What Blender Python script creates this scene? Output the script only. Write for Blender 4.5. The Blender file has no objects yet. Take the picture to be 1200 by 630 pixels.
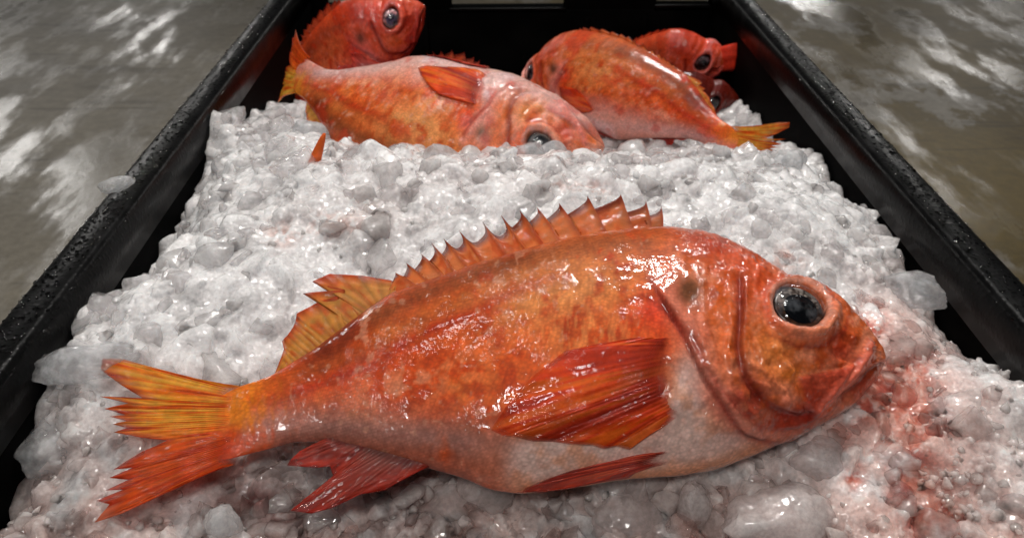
import bpy, bmesh, math, random
import numpy as np
from mathutils import Vector, Matrix

rng = np.random.default_rng(7)
random.seed(7)
SC = bpy.context.scene
COL = SC.collection

# ------------------------------------------------------------------ camera frame
FPX = 933.0
CAM_H = 0.27
_Y = np.array([-19, 633, -933.]); _Y /= np.linalg.norm(_Y)
_Z = np.array([0, 933, 633.]); _Z /= np.linalg.norm(_Z)
_X = np.cross(_Y, _Z)
CM = np.array([_X, _Y, _Z])
CC = np.array([0, 0, CAM_H])

def ray(px, py):
    px = np.asarray(px, float); py = np.asarray(py, float)
    d = np.stack([(px-600)/FPX, -(py-315)/FPX, -np.ones_like(px)], -1)
    return d @ CM.T
def at_y(px, py, y):
    d = ray(px, py); return CC + d*(y/d[1])
def at_z(px, py, z):
    d = ray(px, py); return CC + d*((z-CAM_H)/d[2])
def proj(P):
    q = (P-CC) @ CM
    return np.stack([600+FPX*q[..., 0]/-q[..., 2], 315-FPX*q[..., 1]/-q[..., 2]], -1)

# ------------------------------------------------------------------ small helpers
def lin(r, g, b):
    c = np.array([r, g, b], float)/255.
    return np.where(c <= .04045, c/12.92, ((c+.055)/1.055)**2.4)
def sstep(a, b, x):
    t = np.clip((x-a)/(b-a), 0, 1); return t*t*(3-2*t)
def _h(ix, iy, iz, seed):
    n = (ix*374761393 + iy*668265263 + iz*2147483647 + seed*974634777) & 0xffffffff
    n = ((n ^ (n >> 13))*1274126177) & 0xffffffff
    n = ((n ^ (n >> 16))*2246822519) & 0xffffffff
    n = n ^ (n >> 15)
    return (n & 0xffffff)/float(0xffffff)
def vnoise(P, seed=0):
    P = np.asarray(P, float)
    if P.shape[-1] == 2: P = np.concatenate([P, np.zeros(P.shape[:-1]+(1,))], -1)
    i = np.floor(P).astype(np.int64); f = P-i; f = f*f*(3-2*f)
    x, y, z = i[..., 0], i[..., 1], i[..., 2]; r = 0
    for dx in (0, 1):
        for dy in (0, 1):
            for dz in (0, 1):
                w = (f[..., 0] if dx else 1-f[..., 0])*(f[..., 1] if dy else 1-f[..., 1])*(f[..., 2] if dz else 1-f[..., 2])
                r = r+w*_h(x+dx, y+dy, z+dz, seed)
    return r
def fbm(P, oct=4, seed=0):
    a, s, t = 1., 0., 0.; P = np.asarray(P, float)
    for o in range(oct):
        s = s+a*vnoise(P, seed+o*17); t += a; a *= .5; P = P*2.03+5.1
    return s/t
def pdist(P, pts):
    """distance to a polyline, signed side (+ left of travel in y-down pixels), parameter 0..1"""
    pts = np.array(pts, float); best = np.full(P.shape[0], 1e9); side = np.zeros(P.shape[0]); par = np.zeros(P.shape[0])
    n = len(pts)-1
    for k in range(n):
        a, b = pts[k], pts[k+1]; ab = b-a; L2 = ab@ab
        t = np.clip(((P-a)@ab)/L2, 0, 1); q = a+t[:, None]*ab
        d = np.hypot(P[:, 0]-q[:, 0], P[:, 1]-q[:, 1])
        s = ab[0]*(P[:, 1]-a[1])-ab[1]*(P[:, 0]-a[0])
        m = d < best
        best[m] = d[m]; side[m] = np.sign(s[m]); par[m] = (k+t[m])/n
    return best, side, par
def inpoly(P, poly):
    poly = np.array(poly, float); x, y = P[:, 0], P[:, 1]; r = np.zeros(len(P), bool)
    j = len(poly)-1
    for i in range(len(poly)):
        xi, yi = poly[i]; xj, yj = poly[j]
        if yi != yj:
            c = ((yi > y) != (yj > y)) & (x < (xj-xi)*(y-yi)/(yj-yi)+xi)
            r ^= c
        j = i
    return r
def polysd(P, poly):
    """signed distance, negative inside"""
    poly = list(poly)
    d, _, _ = pdist(P, poly+[poly[0]])
    return np.where(inpoly(P, poly), -d, d)

def mesh_np(name, V, F, mat=None, parent=None, smooth=True, attrs=None, colors=None):
    """V (n,3); F (m,k) one face size, or a list of such arrays"""
    me = bpy.data.meshes.new(name)
    Fs = F if isinstance(F, list) else [F]
    V = np.ascontiguousarray(V, dtype=np.float32)
    me.vertices.add(len(V)); me.vertices.foreach_set('co', V.ravel())
    nl = sum(f.size for f in Fs); npoly = sum(len(f) for f in Fs)
    me.loops.add(nl); me.polygons.add(npoly)
    me.loops.foreach_set('vertex_index', np.concatenate([f.ravel() for f in Fs]).astype(np.int32))
    tot = np.concatenate([np.full(len(f), f.shape[1]) for f in Fs]).astype(np.int32)
    st = np.concatenate([[0], np.cumsum(tot)[:-1]]).astype(np.int32)
    me.polygons.foreach_set('loop_start', st)
    try: me.polygons.foreach_set('loop_total', tot)
    except Exception: pass
    me.update(calc_edges=True)
    me.polygons.foreach_set('use_smooth', np.full(npoly, smooth))
    if colors is not None:
        a = me.attributes.new('tint', 'FLOAT_COLOR', 'POINT')
        c = np.ones((len(V), 4), np.float32); c[:, :3] = colors; a.data.foreach_set('color', c.ravel())
    for k, v in (attrs or {}).items():
        v = np.asarray(v, np.float32)
        if v.ndim == 1:
            a = me.attributes.new(k, 'FLOAT', 'POINT'); a.data.foreach_set('value', v)
        else:
            a = me.attributes.new(k, 'FLOAT_VECTOR', 'POINT'); a.data.foreach_set('vector', v.ravel())
    me.update()
    o = bpy.data.objects.new(name, me); COL.objects.link(o)
    if mat: me.materials.append(mat)
    if parent: o.parent = parent
    return o
def bm_obj(name, bm, mat=None, parent=None, smooth=True):
    me = bpy.data.meshes.new(name); bm.to_mesh(me); bm.free()
    for p in me.polygons: p.use_smooth = smooth
    o = bpy.data.objects.new(name, me); COL.objects.link(o)
    if mat: me.materials.append(mat)
    if parent: o.parent = parent
    return o
def empty(name, loc=(0, 0, 0)):
    o = bpy.data.objects.new(name, None); o.location = loc; o.empty_display_size = .05; COL.objects.link(o); return o
def tag(o, label=None, cat=None, group=None, kind=None):
    if label: o['label'] = label
    if cat: o['category'] = cat
    if group: o['group'] = group
    if kind: o['kind'] = kind
    return o

# ------------------------------------------------------------------ materials
def new_mat(name):
    m = bpy.data.materials.new(name); m.use_nodes = True
    nt = m.node_tree; b = nt.nodes['Principled BSDF']
    return m, nt, b
def N(nt, typ, **kw):
    n = nt.nodes.new(typ)
    for k, v in kw.items():
        if k in n.inputs: n.inputs[k].default_value = v
        else: setattr(n, k, v)
    return n
def L(nt, a, b): nt.links.new(a, b)
def math_n(nt, op, a, b=None, c=None):
    n = nt.nodes.new('ShaderNodeMath'); n.operation = op
    for i, v in enumerate((a, b, c)):
        if v is None: continue
        if isinstance(v, (int, float)): n.inputs[i].default_value = v
        else: nt.links.new(v, n.inputs[i])
    return n.outputs[0]
def mix_col(nt, fac, a, b, typ='MIX'):
    n = nt.nodes.new('ShaderNodeMix'); n.data_type = 'RGBA'; n.blend_type = typ
    for i, v in ((0, fac), (6, a), (7, b)):
        if isinstance(v, (int, float)): n.inputs[i].default_value = v
        elif isinstance(v, tuple): n.inputs[i].default_value = v
        else: nt.links.new(v, n.inputs[i])
    return n.outputs[2]
def ramp(nt, fac, p0, p1, v0=0., v1=1.):
    n = nt.nodes.new('ShaderNodeMapRange'); n.interpolation_type = 'SMOOTHSTEP'
    n.inputs['From Min'].default_value = p0; n.inputs['From Max'].default_value = p1
    n.inputs['To Min'].default_value = v0; n.inputs['To Max'].default_value = v1
    nt.links.new(fac, n.inputs['Value']); return n.outputs[0]

def fish_skin(name, scale_bump=1.0, fin=False, thru=.5):
    m, nt, b = new_mat(name)
    co = N(nt, 'ShaderNodeAttribute', attribute_name='lco').outputs['Vector']
    col = N(nt, 'ShaderNodeAttribute', attribute_name='tint').outputs['Color']
    wet = N(nt, 'ShaderNodeTexNoise', Scale=160., Detail=5., Roughness=.6); L(nt, co, wet.inputs['Vector'])
    mott = ramp(nt, wet.outputs['Fac'], .3, .75, .85, 1.15)
    col2 = mix_col(nt, 1., col, mott, 'MULTIPLY')
    if not fin:
        # rows of scales: stretched cells
        mp = N(nt, 'ShaderNodeMapping'); mp.inputs['Scale'].default_value = (1, 1.25, 1); L(nt, co, mp.inputs['Vector'])
        vo = N(nt, 'ShaderNodeTexVoronoi', Scale=430.); L(nt, mp.outputs[0], vo.inputs['Vector'])
        cell = ramp(nt, vo.outputs['Distance'], .15, .75, 1.1, .8)
        col2 = mix_col(nt, .8, col2, mix_col(nt, 1., col2, cell, 'MULTIPLY'))
        vbig = N(nt, 'ShaderNodeTexNoise', Scale=900., Detail=2.); L(nt, co, vbig.inputs['Vector'])
        hgt = math_n(nt, 'ADD', math_n(nt, 'MULTIPLY', vo.outputs['Distance'], -.5), math_n(nt, 'MULTIPLY', vbig.outputs['Fac'], .5))
        dist = .0002*scale_bump
    else:
        vbig = N(nt, 'ShaderNodeTexNoise', Scale=420., Detail=3.); L(nt, co, vbig.inputs['Vector'])
        hgt = vbig.outputs['Fac']; dist = .0005
    bu = N(nt, 'ShaderNodeBump', Strength=.6, Distance=dist); L(nt, hgt, bu.inputs['Height'])
    # wet film: a lumpy slime layer over the skin carries the sparkling highlights
    w2 = N(nt, 'ShaderNodeTexNoise', Scale=340., Detail=3., Roughness=.55); L(nt, co, w2.inputs['Vector'])
    w3 = N(nt, 'ShaderNodeTexVoronoi', Scale=430., feature='SMOOTH_F1'); w3.inputs['Smoothness'].default_value = .4; L(nt, co, w3.inputs['Vector'])
    wh = math_n(nt, 'ADD', w2.outputs['Fac'], math_n(nt, 'MULTIPLY', w3.outputs['Distance'], .55))
    patch = N(nt, 'ShaderNodeTexNoise', Scale=32., Detail=2.); L(nt, co, patch.inputs['Vector'])
    wh = math_n(nt, 'MULTIPLY', wh, ramp(nt, patch.outputs['Fac'], .46, .66, .14, .85))
    bc = N(nt, 'ShaderNodeBump', Strength=.7, Distance=.0018); L(nt, wh, bc.inputs['Height'])
    L(nt, col2, b.inputs['Base Color']); L(nt, bu.outputs[0], b.inputs['Normal']); L(nt, bc.outputs[0], b.inputs['Coat Normal'])
    b.inputs['Roughness'].default_value = .5; b.inputs['Specular IOR Level'].default_value = .15
    b.inputs['Coat Weight'].default_value = 1.; b.inputs['Coat Roughness'].default_value = .04; b.inputs['Coat IOR'].default_value = 1.36
    if not fin:
        b.inputs['Subsurface Weight'].default_value = .12; b.inputs['Subsurface Radius'].default_value = (1, .35, .2); b.inputs['Subsurface Scale'].default_value = .004
    else:
        out = nt.nodes['Material Output']
        b.inputs['Coat Weight'].default_value = .7
        tr = N(nt, 'ShaderNodeBsdfTranslucent'); L(nt, col2, tr.inputs['Color'])
        mx = N(nt, 'ShaderNodeMixShader'); mx.inputs[0].default_value = thru
        L(nt, b.outputs[0], mx.inputs[1]); L(nt, tr.outputs[0], mx.inputs[2])
        al = N(nt, 'ShaderNodeAttribute', attribute_name='web').outputs['Fac']; tp = N(nt, 'ShaderNodeBsdfTransparent'); m2 = N(nt, 'ShaderNodeMixShader')
        L(nt, al, m2.inputs[0]); L(nt, mx.outputs[0], m2.inputs[1]); L(nt, tp.outputs[0], m2.inputs[2]); L(nt, m2.outputs[0], out.inputs['Surface'])
    return m
M_SKIN = fish_skin('fish_skin')
M_FIN = fish_skin('fish_fin', fin=True)
M_FIN_FLAT = fish_skin('fish_fin_on_skin', fin=True, thru=.08)

def eye_mats():
    m, nt, b = new_mat('eye_iris')
    col = N(nt, 'ShaderNodeAttribute', attribute_name='tint').outputs['Color']
    tc = N(nt, 'ShaderNodeTexCoord'); no = N(nt, 'ShaderNodeTexNoise', Scale=300., Detail=4.); L(nt, tc.outputs['Object'], no.inputs['Vector'])
    L(nt, mix_col(nt, 1., col, ramp(nt, no.outputs['Fac'], .3, .7, .5, 1.4), 'MULTIPLY'), b.inputs['Base Color'])
    b.inputs['Roughness'].default_value = .3
    p, nt, b = new_mat('eye_pupil'); L(nt, N(nt, 'ShaderNodeAttribute', attribute_name='tint').outputs['Color'], b.inputs['Base Color']); b.inputs['Roughness'].default_value = .08
    tc = N(nt, 'ShaderNodeTexCoord'); no = N(nt, 'ShaderNodeTexNoise', Scale=260., Detail=4.); L(nt, tc.outputs['Object'], no.inputs['Vector'])
    bp = N(nt, 'ShaderNodeBump', Strength=.5, Distance=.0012); L(nt, no.outputs['Fac'], bp.inputs['Height']); L(nt, bp.outputs[0], b.inputs['Normal'])
    c, nt, b = new_mat('eye_cornea'); nt.nodes.remove(b)
    tr = N(nt, 'ShaderNodeBsdfTransparent'); gl = N(nt, 'ShaderNodeBsdfGlossy'); gl.inputs['Roughness'].default_value = .05
    tc = N(nt, 'ShaderNodeTexCoord'); no = N(nt, 'ShaderNodeTexNoise', Scale=210., Detail=3.); L(nt, tc.outputs['Object'], no.inputs['Vector'])
    bp = N(nt, 'ShaderNodeBump', Strength=.5, Distance=.0014); L(nt, no.outputs['Fac'], bp.inputs['Height']); L(nt, bp.outputs[0], gl.inputs['Normal'])
    fr = N(nt, 'ShaderNodeFresnel', IOR=1.42); mx = N(nt, 'ShaderNodeMixShader')
    L(nt, fr.outputs[0], mx.inputs[0]); L(nt, tr.outputs[0], mx.inputs[1]); L(nt, gl.outputs[0], mx.inputs[2])
    df = N(nt, 'ShaderNodeBsdfDiffuse'); df.inputs['Color'].default_value = (.62, .66, .72, 1); cl_ = N(nt, 'ShaderNodeTexNoise', Scale=120., Detail=3.); L(nt, tc.outputs['Object'], cl_.inputs['Vector'])
    m3 = N(nt, 'ShaderNodeMixShader'); L(nt, ramp(nt, cl_.outputs['Fac'], .4, .7, 0., .11), m3.inputs[0]); L(nt, mx.outputs[0], m3.inputs[1]); L(nt, df.outputs[0], m3.inputs[2])
    L(nt, m3.outputs[0], nt.nodes['Material Output'].inputs['Surface'])
    return m, p, c
M_IRIS, M_PUPIL, M_CORNEA = eye_mats()

def ice_mat(name, bump=.5, rough=.16, sss=.014, seethru=.35, glass=.3, glint=1., frost=.62):
    m, nt, b = new_mat(name)
    geo = N(nt, 'ShaderNodeTexCoord').outputs['Object']
    col = N(nt, 'ShaderNodeAttribute', attribute_name='tint').outputs['Color']
    clr = N(nt, 'ShaderNodeAttribute', attribute_name='clear').outputs['Fac']
    n1 = N(nt, 'ShaderNodeTexNoise', Scale=330., Detail=5., Roughness=.6); L(nt, geo, n1.inputs['Vector'])
    n2 = N(nt, 'ShaderNodeTexNoise', Scale=90., Detail=3.); L(nt, geo, n2.inputs['Vector'])
    bp = N(nt, 'ShaderNodeBump', Strength=bump, Distance=.0014); L(nt, n1.outputs['Fac'], bp.inputs['Height'])
    L(nt, bp.outputs[0], b.inputs['Normal'])
    # frost and trapped air: milky veins and grains through clearer ice
    f1 = N(nt, 'ShaderNodeTexNoise', Scale=75., Detail=7., Roughness=.68); L(nt, geo, f1.inputs['Vector'])
    f2 = N(nt, 'ShaderNodeTexNoise', Scale=420., Detail=3., Roughness=.6); L(nt, geo, f2.inputs['Vector'])
    fro = math_n(nt, 'MULTIPLY', ramp(nt, f1.outputs['Fac'], .36, .62, frost, 1.08), ramp(nt, f2.outputs['Fac'], .35, .65, .84, 1.08))
    L(nt, mix_col(nt, 1., col, fro, 'MULTIPLY'), b.inputs['Base Color'])
    L(nt, ramp(nt, n2.outputs['Fac'], .35, .65, rough*.6, rough*1.8), b.inputs['Roughness'])
    b.inputs['IOR'].default_value = 1.31
    t = math_n(nt, 'MULTIPLY', clr, ramp(nt, n2.outputs['Fac'], .3, .62, .6, 1.))
    L(nt, math_n(nt, 'MULTIPLY', t, glass), b.inputs['Transmission Weight'])
    b.inputs['Subsurface Weight'].default_value = 1.
    b.inputs['Subsurface Radius'].default_value = (.92, 1., 1.05); b.inputs['Subsurface Scale'].default_value = sss
    # crystal facets: every little cell of the wet surface is tipped its own way and glints on its own
    geon = N(nt, 'ShaderNodeNewGeometry').outputs['Normal']
    vo = N(nt, 'ShaderNodeTexVoronoi', Scale=430.); L(nt, geo, vo.inputs['Vector'])
    sub = nt.nodes.new('ShaderNodeVectorMath'); sub.operation = 'SUBTRACT'; L(nt, vo.outputs['Color'], sub.inputs[0]); sub.inputs[1].default_value = (.5, .5, .5)
    sc = nt.nodes.new('ShaderNodeVectorMath'); sc.operation = 'SCALE'; L(nt, sub.outputs[0], sc.inputs[0]); sc.inputs['Scale'].default_value = .40*glint
    ad = nt.nodes.new('ShaderNodeVectorMath'); ad.operation = 'ADD'; L(nt, sc.outputs[0], ad.inputs[0]); L(nt, geon, ad.inputs[1])
    no = nt.nodes.new('ShaderNodeVectorMath'); no.operation = 'NORMALIZE'; L(nt, ad.outputs[0], no.inputs[0])
    b.inputs['Coat Weight'].default_value = 1.; b.inputs['Coat Roughness'].default_value = .05; b.inputs['Coat IOR'].default_value = 1.38
    L(nt, no.outputs[0], b.inputs['Coat Normal'])
    thru = math_n(nt, 'MULTIPLY', t, seethru)
    tr = N(nt, 'ShaderNodeBsdfTransparent'); L(nt, mix_col(nt, .4, (1, 1, 1, 1), col), tr.inputs['Color'])
    mx = N(nt, 'ShaderNodeMixShader'); L(nt, thru, mx.inputs[0]); L(nt, b.outputs[0], mx.inputs[1]); L(nt, tr.outputs[0], mx.inputs[2])
    L(nt, mx.outputs[0], nt.nodes['Material Output'].inputs['Surface'])
    return m
M_ICE = ice_mat('ice_crushed', .45, .15, .020, .5, frost=.86)
M_ICE_BIG = ice_mat('ice_wet', .35, .07, .026, .68, .80, .6, frost=.9)
M_ICE_GLASS = ice_mat('ice_glassy', .3, .05, .03, .75, .6, .5)

# ------------------------------------------------------------------ the redfish, drawn flat then given its thickness
TILT = math.radians(25)
FN = np.array([0.03, -math.sin(TILT), math.cos(TILT)]); FN /= np.linalg.norm(FN)
FO = at_z(600, 440, -.018)
def on_plane(px, py, z=0.):
    d = ray(px, py); o = FO+FN*z
    t = ((o-CC)@FN)/(d@FN)
    return CC+d*t[..., None]
_a, _b = on_plane(290, 492), on_plane(1022, 428)
EX = (_b-_a)/np.linalg.norm(_b-_a)
EY = np.cross(FN, EX)
def loc(px, py, z=0.):
    w = on_plane(np.asarray(px, float), np.asarray(py, float), z)-FO
    return np.stack([w@EX, w@EY], -1)
def to_world(Lc):
    return FO+Lc[:, :1]*EX+Lc[:, 1:2]*EY+Lc[:, 2:3]*FN

TOP = [(238,478),(262,462),(279,453),(320,440),(345,423),(369,409),(415,374),(460,343),(519,325),(561,310),(603,298),(646,286),(697,278),(743,273),(780,271),(811,275),(834,283),(857,293),(882,307),(907,324),(930,331),(953,336),(975,354),(992,374),(1008,391),(1022,405),(1030,418)]
BOT = [(238,520),(258,540),(286,533),(313,526),(345,517),(386,517),(440,530),(503,548),(546,560),(574,573),(610,578),(670,571),(727,561),(800,556),(840,549),(881,534),(910,521),(929,515),(967,494),(1005,470),(1021,452),(1032,436)]
tl = loc(*np.array(TOP, float).T); bl = loc(*np.array(BOT, float).T)
tl = tl[np.argsort(tl[:, 0])]; bl = bl[np.argsort(bl[:, 0])]
X0 = max(tl[0, 0], bl[0, 0]); X1 = max(tl[-1, 0], bl[-1, 0])+.001
def smooth1(xs, ys, k):
    xx = np.linspace(X0, X1, 600); yy = np.interp(xx, xs, ys)
    ker = np.hanning(k); ker /= ker.sum(); pad = np.pad(yy, k//2, mode='reflect', reflect_type='odd')
    return xx, np.convolve(pad, ker, 'same')[k//2:-(k//2)][:600]
XT, YT = smooth1(tl[:, 0], tl[:, 1], 25); XB, YB = smooth1(bl[:, 0], bl[:, 1], 25)
FL = X1-X0
def y_top(x): return np.interp(x, XT, YT)
def y_bot(x): return np.interp(x, XB, YB)
def half_w(x):
    s = (x-X0)/FL
    return np.interp(s, [0, .035, .075, .15, .3, .45, .6, .7, .8, .88, .94, .975, 1.0],
                     [.0006, .0014, .0048, .010, .020, .031, .038, .040, .037, .031, .024, .017, .009])
def surf_z(x, y):
    yt, yb = y_top(x), y_bot(x); ym = yb+(yt-yb)*.5
    q = np.where(y > ym, (y-ym)/np.maximum(yt-ym, 1e-4), (ym-y)/np.maximum(ym-yb, 1e-4))
    return half_w(x)*np.clip(1-np.abs(q)**2.1, 0, 1)**.56
def px_on_skin(px, py):
    z = np.zeros(len(np.atleast_1d(px)))
    for _ in range(8):
        w = loc(px, py, z[:, None] if False else 0)
        d = ray(px, py); o = FO+FN*z[:, None]
        t = np.einsum('ij,j->i', o-CC, FN)/(d@FN)
        P = CC+d*t[:, None]-FO
        x, y = P@EX, P@EY
        z = surf_z(x, y)
    return np.stack([x, y, z], -1)

EYE_C, EYE_A, EYE_B, EYE_ROT = (937, 359), 31., 25., math.radians(20)
GILL = [(763,331),(778,354),(793,379),(806,402),(819,430),(830,449),(854,486),(870,508),(892,517),(912,520)]
GILL_IN = [(752,345),(765,352),(790,372),(815,402),(826,430),(842,455),(866,480),(890,500)]
PREO = [(866,316),(868,344),(867,374),(864,402),(867,422),(873,443),(889,465),(908,479),(935,487),(950,486)]
LIP = [(1020,404),(1018,414),(1002,436),(978,459),(959,480)]
GAP = [(1034,428),(1022,434),(1008,450),(990,464),(970,483)]
MAXI = [(935,441),(960,436),(988,431),(1000,428),(985,450),(962,476),(955,486),(946,481),(942,462)]
LATL = [(300,470),(330,465),(425,429),(478,398),(505,385),(554,368),(600,342),(650,324),(700,314),(750,318)]

def eye_r(P):
    dx, dy = P[:, 0]-EYE_C[0], P[:, 1]-EYE_C[1]; c, s = math.cos(EYE_ROT), math.sin(EYE_ROT)
    u, v = dx*c+dy*s, -dx*s+dy*c
    return np.hypot(u/EYE_A, v/EYE_B), np.arctan2(v, u)
def g(P, cx, cy, rx, ry=None, rot=0.):
    ry = ry or rx; dx, dy = P[:, 0]-cx, P[:, 1]-cy; c, s = math.cos(rot), math.sin(rot)
    return np.exp(-(((dx*c+dy*s)/rx)**2+((-dx*s+dy*c)/ry)**2))

def relief(P):
    """height of the skin features in metres, P in drawing units"""
    h = np.zeros(len(P))
    warp = (fbm(P/14., 3, 3)-.5)*6
    Pw = P+np.stack([warp, -warp], -1)*.5
    # gill cover: a plate with a free rear edge
    d, s, t = pdist(Pw, GILL); head = s < 0
    fade = sstep(0, .08, t)*sstep(1., .8, t)
    h += np.where(head, .0018*np.exp(-d/42.), -.0009*np.exp(-d/14.))*fade*sstep(0, 2.5, d)
    h -= .0012*np.exp(-(d/3.)**2)*fade
    d, s, t = pdist(Pw, GILL_IN); h -= .0007*np.exp(-(d/4)**2)*sstep(0, .1, t)*sstep(1, .9, t)
    h += .0009*np.exp(-((d-8)/6)**2)*np.where(s < 0, 1, 0)*sstep(0, .1, t)*sstep(1, .9, t)
    # preopercle
    d, s, t = pdist(Pw, PREO)
    f = sstep(0, .06, t)*sstep(1., .9, t)
    h -= .0013*np.exp(-(d/5.)**2)*f
    h += np.where(s < 0, .0024*np.exp(-d/22.), 0)*f*sstep(0, 5, d)
    for (cx, cy, r, a) in [(858,420,7,.0016),(862,440,7,.0015),(872,462,7,.0013),(860,405,6,.001),(890,478,6,.0012),(921,433,9,.0018),(926,442,6,.0012),(918,470,11,.0016),(900,446,12,.001),
                           (905,395,18,.0012),(1000,392,7,.0014),(993,380,6,.001),(880,500,9,.0008),(850,478,8,.0006),(792,470,17,.0026),(790,415,14,.0012),(812,345,13,-.0012),(835,300,12,.0007),(870,305,9,.0009),(886,318,8,.0008)]:
        h += a*g(P, cx, cy, r)
    # orbit and eye socket
    r, th = eye_r(P)
    r = r+(fbm(P/10., 2, 61)-.5)*.16; r0 = r
    amt = .0020+.0082*np.clip(np.cos(th-math.radians(50)), 0, 1)**1.3
    wid = .16+.24*np.clip(np.cos(th-math.radians(48)), 0, 1)
    h += amt*np.exp(-((r-1.13-wid*.6)/wid)**2)
    h -= .010*sstep(1.06, .86, r)
    h -= .0014*np.exp(-((r-1.62)/.13)**2)*np.clip(np.cos(th-math.radians(70)), 0, 1)
    # jaws
    sd = polysd(Pw, MAXI); h += .0016*sstep(2.5, -3.5, sd); h -= .0009*np.exp(-((sd-2)/2.5)**2)
    d, s, t = pdist(Pw, LIP); h += .0030*np.exp(-(d/6.)**2)
    d, s, t = pdist(Pw, GAP); h -= .0022*np.exp(-(d/4.)**2)*sstep(1, .7, t)
    d, s, t = pdist(Pw, [(975,400),(985,418),(1003,424)]); h -= .0018*np.exp(-(d/5.)**2)
    d, s, t = pdist(P, [(925,512),(965,492),(1003,470)]); h += .001*np.exp(-(d/5.)**2)
    # bony ridges and pores of the cheek
    for pl, a_, wd in [([(905,402),(918,424),(932,440)], .0012, 4.), ([(884,392),(890,420),(903,446),(922,462)], .0009, 3.5), ([(858,372),(852,410),(858,440)], .0008, 3.), ([(872,425),(888,432),(900,440)], .0007, 2.5), ([(875,445),(892,450),(905,456)], .0007, 2.5),
                       ([(820,365),(832,395),(842,425)], .0006, 3.), ([(806,362),(816,385),(826,412)], .0005, 2.5), ([(842,455),(862,482),(884,502)], .0008, 3.), ([(852,450),(872,476),(896,496)], .0007, 2.5), ([(962,372),(985,386),(1003,402)], .0010, 4.), ([(905,500),(935,497),(965,484),(990,468)], .0009, 3.5), ([(875,300),(890,312),(905,324)], .0009, 3.), ([(838,318),(858,316),(880,322)], .0008, 3.)]:
        d, s, t = pdist(Pw, pl); h += 1.7*a_*np.exp(-(d/wd)**2)*sstep(0, .15, t)*sstep(1, .85, t)
    po = fbm(P/4.2, 2, 140); h -= sstep(.68, .8, po)*.0006*sstep(790, 860, P[:, 0])
    # nape and lateral line
    d, s, t = pdist(Pw, [(793,292),(825,300),(845,305)]); h -= .0009*np.exp(-(d/3.5)**2)
    d, s, t = pdist(Pw, LATL); h += .00035*np.exp(-(d/5.)**2)
    h += (fbm(P/40., 3, 11)-.5)*.0012+(fbm(P/9., 2, 5)-.5)*.00022
    headm = sstep(760, 860, P[:, 0]); h += headm*((fbm(P/7., 3, 41)-.5)*.0010+(np.abs(fbm(P/16., 2, 43)-.5))*-.0022+.0003)
    return h

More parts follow.
